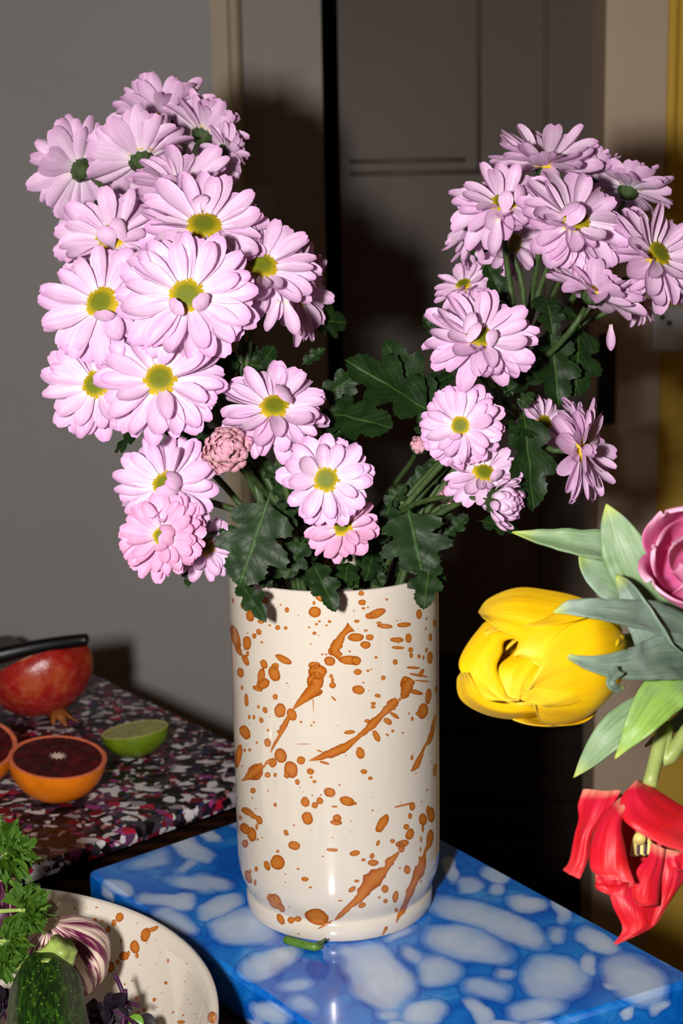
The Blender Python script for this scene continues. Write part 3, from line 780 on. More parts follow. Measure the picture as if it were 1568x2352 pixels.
def flower(key, px, py, D, depth, n, entry, label, n1=15, n2=13, n3=6, mat='petal', disc=0.28, cup=0.0, over=(), wide=1.0, seed=None, spin=None, missing=(), length=1.0):
    rg = random.Random(seed if seed is not None else hash_key(key))
    pos = at(px, py, depth); R = 0.96 * D / 2 * depth / FPX; nv = idir(*n)
    mw = Matrix.Translation(pos) @ frame_for(nv, rg.uniform(0, 6.28) if spin is None else spin)
    root = empty('chrysanthemum', mw, label, 'flower', GRP)
    FL[key] = (root, pos, nv, R)
    o = link('disc', DISC, root, Matrix.Diagonal((R * disc, R * disc, R * disc * 0.8, 1)))
    o = link('calyx', CALYX, root, Matrix.Translation((0, 0, -R * 0.06)) @ Matrix.Diagonal((R * 0.46, R * 0.46, R * 0.52, 1)))
    rows = [(n1 + 3, 2 + cup, 0.14, 0.92, -0.06), (n2 + 3, 14 + cup, 0.15, 0.86, -0.01), (n3 + 3, 27 + cup, 0.17, 0.74, 0.03)]
    for ri, (cnt, el, r0, ln, z0) in enumerate(rows):
        off = rg.uniform(0, 6.28)
        for i in range(cnt):
            a = off + 2 * pi * (i + rg.uniform(-0.24, 0.24)) / cnt
            if ri == 2 and rg.random() < 0.15: continue
            e = radians(el + rg.gauss(0, 7)); l = R * ln * rg.uniform(0.88, 1.06) * length
            w = l * rg.uniform(0.85, 1.12) * wide
            me = rg.choice(PET[mat])
            m = Matrix.Rotation(a, 4, 'Z') @ Matrix.Translation((R * r0, 0, R * z0)) @ Matrix.Rotation(-e, 4, 'Y') @ Matrix.Rotation(rg.gauss(0, 0.16), 4, 'X') @ Matrix.Diagonal((l, w, l, 1))
            link('petal', me, root, m)
    for a, el, ln in over:                     # petals folded over the disc; angle seen in the picture
        dv = idir(cos(radians(a)), sin(radians(a)), 0); dl = mw.to_3x3().inverted() @ dv
        aa = atan2(dl.y, dl.x); l = R * ln * 1.15
        m = Matrix.Rotation(aa, 4, 'Z') @ Matrix.Translation((R * 0.31, 0, R * 0.05)) @ Matrix.Rotation(rg.uniform(-0.3, 0.3), 4, 'Z') @ Matrix.Rotation(-radians(el), 4, 'Y') @ Matrix.Diagonal((l, l * 1.1, l, 1))
        link('petal', rg.choice(PET[mat + '_over']), root, m)
    pts = stem_path(key, pos, nv, R, entry)
    V, F = tube(pts, lambda t: 0.0019 + 0.0004 * min(1, t * 2), 8)
    wpart('stem', root, V, F, MAT['stem'])
    STEM_PTS[key] = pts
    return root
def hash_key(s):
    h = 7
    for c in s: h = (h * 31 + ord(c)) % 100003
    return h
def bud(key, px, py, D, depth, n, entry, label, cnt=44, openness=0.3, mat='petal_bud'):
    rg = random.Random(hash_key(key)); pos = at(px, py, depth); R = D / 2 * depth / FPX; nv = idir(*n)
    mw = Matrix.Translation(pos) @ frame_for(nv, rg.uniform(0, 6))
    root = empty('chrysanthemum_bud', mw, label, 'flower bud')
    FL[key] = (root, pos, nv, R)
    link('calyx', CALYX, root, Matrix.Translation((0, 0, -R * 0.45)) @ Matrix.Diagonal((R * 1.9, R * 1.9, R * 1.5, 1)))
    rows = 5
    for r_ in range(rows):
        c_ = int(cnt / rows * (1.35 - 0.16 * r_)); f = r_ / (rows - 1)
        for i in range(c_):
            a = 2 * pi * (i + 0.5 * (r_ % 2) + rg.uniform(-0.15, 0.15)) / c_
            el = radians(62 + 24 * f - openness * 60 * (1 - f) + rg.gauss(0, 4)); l = R * (1.35 - 0.2 * f)
            m = Matrix.Rotation(a, 4, 'Z') @ Matrix.Translation((R * (0.78 - 0.62 * f), 0, -R * 0.55 + R * 0.3 * f)) @ Matrix.Rotation(-el, 4, 'Y') @ Matrix.Diagonal((l, l * 0.95, l, 1))
            link('petal', rg.choice(PET[mat + '_in']), root, m)
    pts = stem_path(key, pos, nv, R * 2.2, entry)
    V, F = tube(pts, lambda t: 0.0014 + 0.0005 * min(1, t * 2), 8); wpart('stem', root, V, F, MAT['stem'])
    STEM_PTS[key] = pts
    return root

def LE(i):                                    # where left-hand stems enter the vase
    r_ = random.Random(i * 13 + 1); return (r_.uniform(-0.045, -0.002), r_.uniform(-0.035, 0.035))
def RE(i):
    r_ = random.Random(i * 17 + 5); return (r_.uniform(0.012, 0.048), r_.uniform(-0.035, 0.03))
# --- left bunch
flower('f1', 182, 388, 250, 1.00, (-0.55, 0.40, -0.62), LE(1), 'pink chrysanthemum turned away, its pale striped petal backs showing beside the grey wall', 13, 11, 4)
flower('f2', 322, 362, 265, 0.97, (-0.30, 0.80, -0.42), LE(2), 'pink chrysanthemum seen from below with green calyx, above the long-petalled front flowers', 13, 11, 5, cup=12)
flower('f3', 375, 275, 270, 1.02, (-0.15, 0.88, -0.30), LE(3), 'topmost pink chrysanthemum of the taller bunch, facing the ceiling', 14, 12, 6, cup=14)
flower('f4', 468, 305, 225, 1.01, (0.35, 0.80, -0.35), LE(4), 'pink chrysanthemum facing up beside the beige door casing, one petal bent down', 13, 11, 4, cup=12)
flower('f5', 190, 470, 190, 1.02, (-0.75, -0.05, -0.45), LE(5), 'half-hidden pink chrysanthemum with thin drooping petals near the grey wall', 12, 9, 3)
flower('f6', 415, 425, 265, 0.95, (0.05, 0.72, 0.60), LE(6), 'pink chrysanthemum tipped upward, its yellow centre hidden behind a lower flower', 15, 13, 6, cup=6)
flower('f4b', 520, 345, 150, 1.00, (0.6, 0.3, -0.3), LE(7), 'small shaded pink chrysanthemum behind the taller bunch, against the casing', 11, 8, 3)
flower('f7', 468, 522, 310, 0.91, (0.08, 0.52, 0.80), LE(8), 'pink chrysanthemum with a curled petal above its oval yellow centre', 16, 14, 6, over=((100, 60, 0.34),))
flower('f8', 258, 545, 290, 0.93, (-0.14, 0.55, 0.78), LE(9), 'pink chrysanthemum whose yellow centre is half covered by folded petals', 16, 13, 6, over=((-40, 66, 0.42), (-80, 60, 0.42)))
flower('f9', 600, 614, 285, 0.91, (0.10, 0.42, 0.85), LE(10), 'pink chrysanthemum with green-yellow centre at the outer side of the taller bunch', 16, 14, 6)
flower('f9b', 690, 672, 250, 0.95, (0.62, -0.06, 0.22), LE(11), 'pink chrysanthemum facing sideways with long hanging petals under another flower', 13, 11, 4)
flower('f10', 235, 698, 300, 0.885, (-0.18, 0.24, 0.92), LE(12), 'pink chrysanthemum with full green-yellow centre nearest the grey wall', 16, 14, 5, over=((-60, 40, 0.45),))
flower('f11', 430, 682, 330, 0.865, (0.03, 0.14, 0.97), LE(13), 'largest pink chrysanthemum, two petals folded over its yellow centre', 17, 15, 5, over=((-38, 62, 0.40), (-118, 62, 0.40)))
flower('f12', 222, 884, 265, 0.91, (-0.22, 0.12, 0.93), LE(14), 'pink chrysanthemum with its centre partly covered by the flower beside it', 16, 13, 5)
flower('f13', 368, 873, 300, 0.875, (0.02, 0.30, 0.92), LE(15), 'pink chrysanthemum with round uncovered yellow centre directly under the largest flower', 17, 14, 6)
flower('f14', 630, 938, 268, 0.885, (0.05, 0.55, 0.76), LE(16), 'pink chrysanthemum with one withered petal lying across its flat yellow centre', 16, 14, 6, over=((20, 80, 0.55),))
flower('f15', 382, 1115, 255, 0.90, (-0.26, 0.20, 0.88), LE(17), 'pink chrysanthemum with curled petals hiding half of its centre, above a dense pink one', 15, 13, 5, over=((0, 60, 0.5), (-30, 60, 0.5), (-60, 70, 0.45)))
flower('f16', 374, 1232, 205, 0.885, (-0.08, 0.18, 0.92), LE(18), 'dense deep pink chrysanthemum with many short petals, low on the grey wall side', 18, 17, 14, mat='petal_deep', disc=0.26, over=((30, 80, 0.5), (-40, 80, 0.5), (-80, 60, 0.45)))
flower('f17', 470, 1258, 175, 0.93, (0.10, 0.50, 0.70), LE(19), 'small pink chrysanthemum drooping behind the dense pink one next to the vase rim', 12, 10, 3)
flower('f18', 748, 1100, 222, 0.865, (0.0, 0.02, 1.0), LE(20), 'pink chrysanthemum facing straight out with round green-yellow centre, above the vase mouth', 15, 12, 5, wide=1.15, disc=0.31)
flower('f19', 788, 1212, 180, 0.885, (-0.25, 0.45, 0.62), LE(21), 'small pink chrysanthemum hanging over the vase mouth with creased petals', 12, 10, 5, mat='petal_deep', wide=1.1)
# --- right bunch
flower('r1', 1255, 368, 275, 0.97, (0.0, 0.78, 0.45), RE(1), 'topmost pink chrysanthemum of the shorter bunch, facing up', 15, 13, 6, cup=8)
flower('r2', 1158, 470, 260, 0.91, (-0.05, 0.62, 0.70), RE(2), 'pink chrysanthemum with one petal hanging down, above dark green stems', 16, 14, 6, over=((-90, 60, 0.4), (-40, 60, 0.45)))
flower('r3', 1318, 505, 280, 0.89, (0.30, 0.48, 0.78), RE(3), 'pink chrysanthemum with two broad white-based petals hanging from one side', 17, 14, 6, over=((-130, 72, 0.42), (-165, 70, 0.42)))
flower('r4', 1085, 520, 200, 0.95, (-0.70, 0.25, 0.25), RE(4), 'pink chrysanthemum seen from the side, sticking out towards the dark door', 13, 11, 6)
flower('r5', 1508, 585, 275, 0.90, (0.48, 0.35, 0.65), RE(5), 'pink chrysanthemum at the outer edge of the shorter bunch, beside the yellow wall', 16, 14, 6)
flower('r6', 1445, 430, 220, 0.98, (0.30, 0.80, -0.10), RE(6), 'pink chrysanthemum with wide upright petals in front of the pale door frame', 13, 11, 4, wide=1.2)
flower('r6b', 1365, 395, 180, 0.98, (0.15, 0.85, 0.10), RE(7), 'crowded pink chrysanthemum between the topmost flower and the wide-petalled one', 14, 12, 8, cup=12)
flower('r7', 1365, 668, 255, 0.90, (0.42, 0.80, 0.08), RE(8), 'pink chrysanthemum showing layered petal backs on a thick green stem', 16, 14, 10, cup=4, wide=1.1)
flower('r7b', 1468, 690, 130, 0.95, (0.70, 0.20, 0.30), RE(9), 'small shaded pink chrysanthemum behind the one with layered petal backs', 12, 9, 5)
flower('r8', 1103, 778, 270, 0.88, (0.12, 0.55, 0.72), RE(10), 'pink chrysanthemum with splayed petals and tiny visible centre, standing over a lobed leaf', 16, 13, 6, over=((170, 72, 0.42), (-140, 70, 0.42), (-70, 65, 0.36)))
flower('r9', 1058, 978, 202, 0.875, (-0.30, 0.08, 0.92), RE(11), 'dense pink chrysanthemum with many short rounded petals around an oval centre', 19, 17, 10, wide=1.05, disc=0.25, over=((-100, 60, 0.4),))
flower('r10', 1110, 1088, 200, 0.885, (0.12, 0.45, 0.70), RE(12), 'pink chrysanthemum directly under the dense short-petalled one', 15, 12, 7, over=((-60, 50, 0.45),))
flower('r11', 1338, 1030, 248, 0.90, (0.82, 0.10, 0.34), RE(13), 'pink chrysanthemum in profile, lowest one in front of the pale door frame', 15, 13, 8)
flower('r12', 1250, 970, 140, 0.95, (0.30, 0.20, 0.50), RE(14), 'small pink chrysanthemum tucked behind a dark curled leaf', 12, 10, 6)
flower('r13', 1065, 655, 150, 0.97, (-0.25, 0.50, 0.50), RE(15), 'pink chrysanthemum in shade behind two thin upright stems', 12, 10, 5)
flower('r14', 1178, 560, 190, 0.96, (0.35, -0.20, 0.35), RE(16), 'pink chrysanthemum hanging below another, its petals pointing down', 13, 11, 6)
# --- buds
bud('b1', 522, 1032, 86, 0.868, (0.05, 0.05, 1.0), LE(30), 'half-open deep pink chrysanthemum bud under the flower with the withered petal', 60, 0.35)
bud('b2', 962, 1022, 42, 0.90, (0.05, 0.30, 0.9), RE(30), 'small closed pale pink bud on a thin stem in the gap between the bunches', 36, 0.0)
bud('b3', 1160, 1156, 80, 0.865, (0.75, -0.15, 0.5), RE(31), 'half-open pink bud pointing sideways below the shorter bunch', 44, 0.6, 'petal')
bud('b4', 1035, 1140, 40, 0.94, (0.0, 0.3, 0.8), RE(32), 'tiny whitish opening bud half hidden behind a chrysanthemum', 30, 0.5)

# loose hanging petal parts
for key, q, tip, dep, w in (('r3', (1300, 520), (1220, 590), 0.885, 0.55), ('r3', (1300, 525), (1258, 625), 0.882, 0.55), ('r2', (1143, 500), (1130, 592), 0.89, 0.38), ('r7', (1402, 745), (1400, 812), 0.885, 0.32),
                            ('f9b', (640, 690), (612, 768), 0.90, 0.34), ('f9b', (655, 690), (682, 776), 0.895, 0.4), ('f14', (600, 975), (585, 1060), 0.875, 0.36)):
    root = FL[key][0]; a = at(*q, dep); b = at(*tip, dep - 0.008); L = (b - a).length
    x = (b - a).normalized(); nn = idir(0, 0.3, 1); z = (nn - x * nn.dot(x)).normalized(); y = z.cross(x)
    m = Matrix((x, y, z)).transposed().to_4x4(); m.translation = a
    link('petal', PET['petal'][3], root, WM[root.name].inverted() @ m @ Matrix.Diagonal((L, L * w / 0.42, L, 1)))

# ------------------------------------------------------------------ chrysanthemum leaves
OUT = [(0, 0.012), (0.08, 0.016), (0.13, 0.05), (0.16, 0.14), (0.20, 0.26), (0.28, 0.36), (0.36, 0.37), (0.40, 0.31), (0.42, 0.24), (0.45, 0.23), (0.48, 0.29), (0.53, 0.38), (0.61, 0.44), (0.68, 0.42), (0.70, 0.34), (0.70, 0.26), (0.73, 0.23), (0.78, 0.25), (0.85, 0.24), (0.92, 0.17), (0.97, 0.08), (1.0, 0.0)]
def leaf(key, base, tip, d0, d1, width, n, droop=0.2, fold=0.25, seed=0, mat='leaf', serr=0.03, roll=0.0):
    root = FL[key][0]; rg = random.Random(seed * 7 + 3)
    a, b = at(*base, d0), at(*tip, d1); L = (b - a).length
    x = (b - a).normalized(); nv = idir(*n); z = (nv - x * nv.dot(x)).normalized(); y = z.cross(x)
    V, F, UV = [], [], []
    O = catmull([Vector((p[0], p[1], 0)) for p in OUT], 3); no = len(O); nc = 5
    for side in (1, -1):
        o0 = len(V); js = rg.uniform(-0.02, 0.02); ws = width * rg.uniform(0.85, 1.1)
        for i, p in enumerate(O):
            t = i / (no - 1); tooth = serr * (0.6 if i % 3 == 0 else -0.3) if 8 < i < no - 2 else 0
            mx = min(p.x, 0.02 + 0.98 * t) * 0.94 if t < 0.98 else p.x
            mx = t ** 1.05
            for j in range(nc + 1):
                f = j / nc
                xx = mx * (1 - f) + (p.x + js * f) * f; yy = (p.y + tooth) * f * ws
                zz = -droop * xx * xx + fold * yy + 0.035 * noise.noise(Vector((xx * 6, side * yy * 7, seed))) - 0.5 * droop * yy * yy * 2 + roll * yy * side
                V.append(a + (x * xx + y * (yy * side) + z * zz) * L); UV.append((0.5 + 0.5 * side * f * min(1, p.y / 0.42 + 0.1), mx))
        for i in range(no - 1):
            for j in range(nc):
                q = o0 + i * (nc + 1) + j
                F.append((q, q + nc + 1, q + nc + 2, q + 1) if side < 0 else (q, q + 1, q + nc + 2, q + nc + 1))
    wpart('leaf', root, V, F, MAT[mat], UV)
LV = [('f18', (622, 1130), (548, 1345), 0.87, 0.862, 0.95, (0.05, 0.25, 0.95), 0.1, 0.15),
      ('f17', (545, 1325), (592, 1404), 0.895, 0.872, 0.55, (-0.2, 0.3, 0.9), 0.35, 0.3),
      ('r9', (935, 1160), (972, 1318), 0.89, 0.875, 1.05, (0.0, 0.35, 0.92), 0.12, 0.12),
      ('r9', (990, 1275), (972, 1392), 0.885, 0.868, 0.75, (-0.1, 0.3, 0.92), 0.15, 0.25),
      ('r10', (988, 1285), (1026, 1362), 0.895, 0.895, 0.55, (0.5, 0.3, 0.8), 0.3, 0.5),
      ('f19', (715, 1290), (768, 1382), 0.89, 0.868, 0.65, (0.1, 0.3, 0.9), 0.3, 0.3),
      ('f14', (722, 945), (888, 962), 0.93, 0.90, 0.9, (0.1, 0.45, 0.85), 0.15, 0.1),
      ('f14', (735, 930), (800, 1015), 0.925, 0.915, 0.9, (0.15, 0.2, 0.9), 0.1, 0.15),
      ('f14', (730, 920), (838, 850), 0.935, 0.93, 0.65, (0.1, -0.2, 0.9), 0.1, 0.15),
      ('r9', (1000, 955), (802, 815), 0.93, 0.92, 0.72, (-0.1, 0.55, 0.8), 0.12, 0.12),
      ('r9', (1000, 955), (885, 778), 0.94, 0.94, 0.55, (0.1, 0.3, 0.85), 0.1, 0.12),
      ('r8', (960, 900), (1042, 855), 0.95, 0.96, 0.7, (0.1, 0.4, 0.85), 0.1, 0.1),
      ('r7', (1262, 745), (1290, 925), 0.93, 0.915, 0.75, (0.15, 0.15, 0.9), 0.12, 0.25),
      ('r7', (1330, 735), (1330, 905), 0.945, 0.93, 0.85, (0.35, 0.15, 0.85), 0.1, 0.1),
      ('r12', (1200, 930), (1232, 1170), 0.89, 0.88, 0.55, (0.25, 0.15, 0.9), 0.08, 0.2),
      ('r12', (1150, 985), (1240, 960), 0.885, 0.885, 0.95, (0.0, 0.7, 0.6), 0.5, 0.1),
      ('r7', (1205, 695), (1325, 690), 0.905, 0.90, 0.75, (0.0, 0.7, 0.65), 0.4, 0.1),
      ('r7', (1255, 690), (1275, 755), 0.90, 0.89, 0.9, (0.1, 0.3, 0.9), 0.3, 0.3),
      ('r7', (1155, 905), (1270, 830), 0.935, 0.93, 0.5, (0.0, 0.4, 0.85), 0.1, 0.3),
      ('f12', (330, 985), (254, 1030), 0.93, 0.95, 0.5, (-0.1, 0.5, 0.8), 0.1, 0.1),
      ('f9b', (705, 735), (802, 738), 0.98, 1.0, 0.85, (0.2, 0.2, 0.9), 0.1, 0.1),
      ('f9', (690, 840), (745, 798), 0.95, 0.95, 0.6, (0.1, 0.4, 0.8), 0.1, 0.3),
      ('f14', (420, 950), (490, 1055), 0.93, 0.915, 0.8, (0.2, 0.2, 0.9), 0.1, 0.2),
      ('b1', (470, 960), (440, 1030), 0.935, 0.93, 0.8, (-0.1, 0.2, 0.9), 0.1, 0.2),
      ('r10', (1095, 1195), (1190, 1208), 0.93, 0.92, 0.65, (0.0, 0.6, 0.75), 0.2, 0.1),
      ('r2', (1112, 595), (1160, 690), 0.955, 0.95, 0.6, (0.2, 0.1, 0.9), 0.1, 0.3),
      ('r8', (1000, 775), (972, 725), 0.94, 0.94, 0.6, (-0.1, 0.5, 0.8), 0.1, 0.3),
      ('f17', (440, 1280), (428, 1345), 0.96, 0.95, 0.5, (-0.1, 0.2, 0.9), 0.2, 0.3),
      ('f18', (700, 1235), (655, 1325), 0.89, 0.88, 0.85, (0.0, 0.4, 0.85), 0.15, 0.15),
      ('f18', (660, 1110), (600, 1060), 0.94, 0.94, 0.8, (0.0, 0.3, 0.9), 0.1, 0.2),
      ('f18', (640, 1090), (690, 1190), 0.93, 0.92, 0.8, (0.0, 0.3, 0.9), 0.1, 0.2),
      ('f18', (615, 1160), (680, 1215), 0.885, 0.88, 0.9, (0.1, 0.4, 0.85), 0.15, 0.1),
      ('f18', (560, 1215), (490, 1250), 0.89, 0.89, 0.8, (-0.1, 0.4, 0.85), 0.15, 0.1),
      ('f13', (560, 900), (630, 790), 0.95, 0.96, 0.6, (0.1, 0.3, 0.9), 0.1, 0.2),
      ('f13', (540, 870), (500, 800), 0.95, 0.955, 0.8, (0.0, 0.3, 0.9), 0.1, 0.2),
      ('f13', (560, 830), (645, 860), 0.955, 0.95, 0.8, (0.1, 0.4, 0.9), 0.1, 0.2),
      ('f14', (690, 1010), (715, 1060), 0.93, 0.93, 0.7, (0.1, 0.3, 0.9), 0.1, 0.2),
      ('r9', (900, 1150), (860, 1250), 0.93, 0.92, 0.9, (-0.1, 0.3, 0.9), 0.1, 0.2),
      ('r9', (880, 1170), (930, 1110), 0.935, 0.935, 0.7, (0.0, 0.4, 0.85), 0.1, 0.2),
      ('r9', (1000, 1200), (1040, 1160), 0.93, 0.93, 0.9, (0.0, 0.4, 0.85), 0.1, 0.2),
      ('r9', (1010, 1240), (1075, 1180), 0.92, 0.92, 0.7, (0.0, 0.4, 0.85), 0.1, 0.2),
      ('r9', (860, 1260), (840, 1330), 0.93, 0.915, 0.8, (0.0, 0.4, 0.85), 0.1, 0.2),
      ('b2', (985, 1030), (965, 950), 0.92, 0.915, 0.65, (0.1, 0.1, 0.95), 0.1, 0.2),
      ('f18', (640, 1260), (600, 1345), 0.91, 0.895, 0.8, (0.0, 0.4, 0.85), 0.1, 0.2),
      ('f19', (760, 1300), (820, 1345), 0.92, 0.905, 0.8, (0.0, 0.5, 0.85), 0.1, 0.2),
      ('r13', (1190, 690), (1130, 720), 0.945, 0.945, 0.6, (0.0, 0.5, 0.85), 0.1, 0.2),
      ('r8', (1130, 830), (1180, 905), 0.94, 0.935, 0.6, (0.1, 0.3, 0.9), 0.1, 0.3),
      ('r12', (1190, 940), (1225, 900), 0.93, 0.93, 0.8, (0.1, 0.4, 0.85), 0.1, 0.2),
      ('f19', (800, 1285), (790, 1350), 0.915, 0.90, 0.9, (0.0, 0.4, 0.85), 0.1, 0.2),
      ('f19', (840, 1270), (880, 1345), 0.93, 0.92, 0.8, (0.1, 0.4, 0.85), 0.1, 0.2),
      ('f18', (690, 1255), (720, 1345), 0.92, 0.905, 0.8, (0.0, 0.4, 0.85), 0.1, 0.2),
      ('f19', (820, 1240), (770, 1290), 0.95, 0.95, 0.9, (0.0, 0.4, 0.85), 0.1, 0.2),
      ('f19', (830, 1250), (880, 1300), 0.96, 0.96, 0.9, (0.0, 0.4, 0.85), 0.1, 0.2),
      ('f13', (600, 880), (560, 780), 0.96, 0.965, 0.8, (0.1, 0.3, 0.9), 0.1, 0.2),
      ('r9', (940, 1140), (1000, 1060), 0.945, 0.945, 0.7, (0.1, 0.3, 0.9), 0.1, 0.2),
      ('r9', (960, 1190), (1010, 1250), 0.91, 0.90, 0.8, (0.1, 0.4, 0.85), 0.1, 0.2),
      ('r2', (1095, 590), (1070, 560), 0.94, 0.94, 0.7, (0.1, 0.4, 0.85), 0.1, 0.2)]
for i, l in enumerate(LV):
    leaf(*l[:7], droop=l[7], fold=l[8], seed=i + 1)

# offcut of stem on the slab
pts = [on(x, y, ZB + 0.003) for x, y in ((655, 2158), (690, 2168), (722, 2175), (735, 2170))]
V, F = tube(catmull(pts, 4), 0.0027, 8)
cut = empty('stem_offcut', Matrix.Translation(pts[1] - Vector((0, 0, 0.004))), 'short green stem offcut lying on the blue slab against the vase foot', 'stem')
wpart('stem', cut, V, F, MAT['cut_stem'])
V, F = tube([pts[2], on(738, 2165, ZB + 0.006), on(748, 2156, ZB + 0.009)], lambda t: 0.0018 - 0.001 * t, 6); wpart('side_shoot', cut, V, F, MAT['stem'])

# ------------------------------------------------------------------ tulips
def tulip_petal(parent, c, axis, H, Rm, phi, span, mat, open_=0.0, tip=0.55, wav=0.06, seed=0, r0=0.18, name='petal', point=2.2):
    z = axis.normalized(); x = z.orthogonal().normalized()
    x = (UU - z * UU.dot(z)).normalized(); y = z.cross(x)
    V, F, UV = [], [], []; nv, nu = 18, 14
    for i in range(nv + 1):
        v = i / nv
        prof = r0 + (1 - r0) * sin(min(1, v / 0.5) * pi / 2) ** 0.8
        if v > 0.45: prof = 1 + (tip - 1 + open_) * ((v - 0.45) / 0.55) ** 1.8
        s = span * max(0.02, (1 - max(0, (v - 0.4) / 0.6) ** point)) ** 0.6 * (0.55 + 0.45 * min(1, v / 0.35))
        for j in range(nu + 1):
            u = -1 + 2 * j / nu; a = phi + u * s
            nz_ = noise.noise(Vector((u * 1.7, v * 2.2, seed * 3.1)))
            nz2 = noise.noise(Vector((u * 4, v * 4, seed * 1.7 + 40)))
            rad = Rm * (prof + wav * nz_ * (0.3 + v) + wav * 0.5 * nz2 * abs(u) * v + wav * 1.2 * abs(u) ** 3 * v)
            h = H * (v - 0.06 * u * u * v + wav * 0.4 * nz2 * v)
            V.append(c + (x * cos(a) + y * sin(a)) * rad + z * h); UV.append(((u + 1) / 2, v))
    for i in range(nv):
        for j in range(nu):
            q = i * (nu + 1) + j; F.append((q, q + 1, q + nu + 2, q + nu + 1))
    o = wpart(name, parent, V, F, mat, UV)
    m = o.modifiers.new('thickness', 'SOLIDIFY'); m.thickness = 0.0006; m.offset = 0
    m = o.modifiers.new('smooth', 'SUBSURF'); m.levels = 1; m.render_levels = 1
    return o
TG = 'tulips leaning in beside the vase'
# --- support: a plain pitcher-like vase just outside the picture
TVX = on(1860, 2200, ZT); TV = Vector((0.335, -0.235, ZT))
prof = [(0.0, 0.0), (0.042, 0.0), (0.046, 0.004), (0.052, 0.05), (0.050, 0.10), (0.040, 0.15), (0.036, 0.175), (0.040, 0.19), (0.0375, 0.19), (0.0335, 0.175), (0.037, 0.15), (0.047, 0.10), (0.048, 0.05), (0.04, 0.01), (0.0, 0.009)]
V, F, UV = lathe(prof, 48, False, False)
wthing('tulip_vase', [Vector(v) + TV for v in V], F, MAT['socket'], 'plain white vase holding the tulips beside the blue slab', 'vase', uvs=UV)
MOUTH = TV + Vector((0, 0, 0.19))
def tulip_stem(root, base, axis, via, i):
    off = Vector((0.012 * cos(i * 2.1), 0.012 * sin(i * 2.1), 0))
    pts = catmull([base, base - axis * 0.035] + via + [MOUTH + off + Vector((0, 0, 0.01)), MOUTH + off - Vector((0, 0, 0.15))], 6)
    V, F = tube(pts, lambda t: 0.0036 + 0.0006 * t, 10)
    wpart('stem', root, V, F, MAT['tstem'])
def tleaf(root, pix, wid, n, mat='tleaf', fold=0.35, wave=0.25, seed=0, curl=0.0):
    pts = [at(*p) for p in pix]; W = [w_ * p[2] / FPX for w_, p in zip(wid, pix)]
    V, F, UV = ribbon(pts, W, idir(*n), fold, 8, 6, wave, seed, curl)
    o = wpart('leaf', root, V, F, MAT[mat], UV)
    m = o.modifiers.new('thickness', 'SOLIDIFY'); m.thickness = 0.0009; m.offset = 0
    return o
# petal between two edge lines
def RP(l, d0, d1, o_=(1200, 1650), k_=4.126):
    n_ = len(l) - 1
    return [at(o_[0] + x_ / k_, o_[1] + y_ / k_, d0 + (d1 - d0) * i_ / n_) for i_, (x_, y_) in enumerate(l)]
def patch(parent, A, B, bulge, seed, mat, wav=0.002, nu=12, per=6):
    # petal stretched between two edge lines, bulging towards bulge
    CA, CB = catmull(A, per), catmull(B, per); n_ = max(len(CA), len(CB)); V, F, UV = [], [], []
    def smp(C, t):
        q = t * (len(C) - 1); i0 = min(int(q), len(C) - 2); return C[i0].lerp(C[i0 + 1], q - i0)
    for i_ in range(n_ + 1):
        t = i_ / n_; a_, b_ = smp(CA, t), smp(CB, t)
        for j_ in range(nu + 1):
            u = j_ / nu
            p = a_.lerp(b_, u) + bulge * (sin(pi * u) ** 0.8 * (0.35 + 0.65 * sin(pi * min(1, t + 0.1))))
            nz_ = noise.noise(Vector((u * 3, t * 2.2, seed * 2.3))) + 0.5 * noise.noise(Vector((u * 7, t * 3, seed * 1.3)))
            V.append(p - FWD * nz_ * wav); UV.append((u, 0.12 + 0.88 * t))
    for i_ in range(n_):
        for j_ in range(nu):
            q = i_ * (nu + 1) + j_; F.append((q, q + 1, q + nu + 2, q + nu + 1))
    o = wpart('petal', parent, V, F, mat, UV)
    m = o.modifiers.new('thickness', 'SOLIDIFY'); m.thickness = 0.0007; m.offset = 0
    m = o.modifiers.new('smooth', 'SUBSURF'); m.levels = 1; m.render_levels = 1
# yellow
DT = 0.74
axis = idir(-0.86, -0.16, 0.48); base = at(1416, 1478, DT + 0.012)
ty = empty('tulip', Matrix.Translation(base), 'yellow tulip with a full rounded head lying sideways beside the vase', 'tulip', TG)
Hy = 0.076; Ry = 0.0305
for i, (ph, sp, H, R_, op, tp_) in enumerate(((0.2, 1.05, 1.0, 1.02, 0.0, 0.62), (2.3, 1.1, 0.97, 1.04, 0.02, 0.60), (4.35, 1.1, 0.98, 1.0, 0.0, 0.62),
                                              (1.25, 1.0, 0.95, 0.90, -0.05, 0.55), (3.3, 1.0, 0.96, 0.90, -0.05, 0.55), (5.4, 1.0, 0.95, 0.90, -0.02, 0.55),
                                              (0.6, 0.9, 0.90, 0.70, -0.1, 0.5), (2.0, 0.9, 0.88, 0.68, -0.1, 0.5), (3.7, 0.9, 0.90, 0.66, -0.1, 0.5), (5.0, 0.9, 0.86, 0.62, -0.1, 0.5), (1.0, 1.0, 0.84, 0.42, -0.1, 0.4), (4.0, 1.0, 0.84, 0.40, -0.1, 0.4))):
    tulip_petal(ty, base, axis, Hy * H, Ry * R_, ph, sp, MAT['tyellow'], op, tp_, 0.10, i + 1, 0.24, point=4.0)
YO = ((1000, 1120), 2.76)
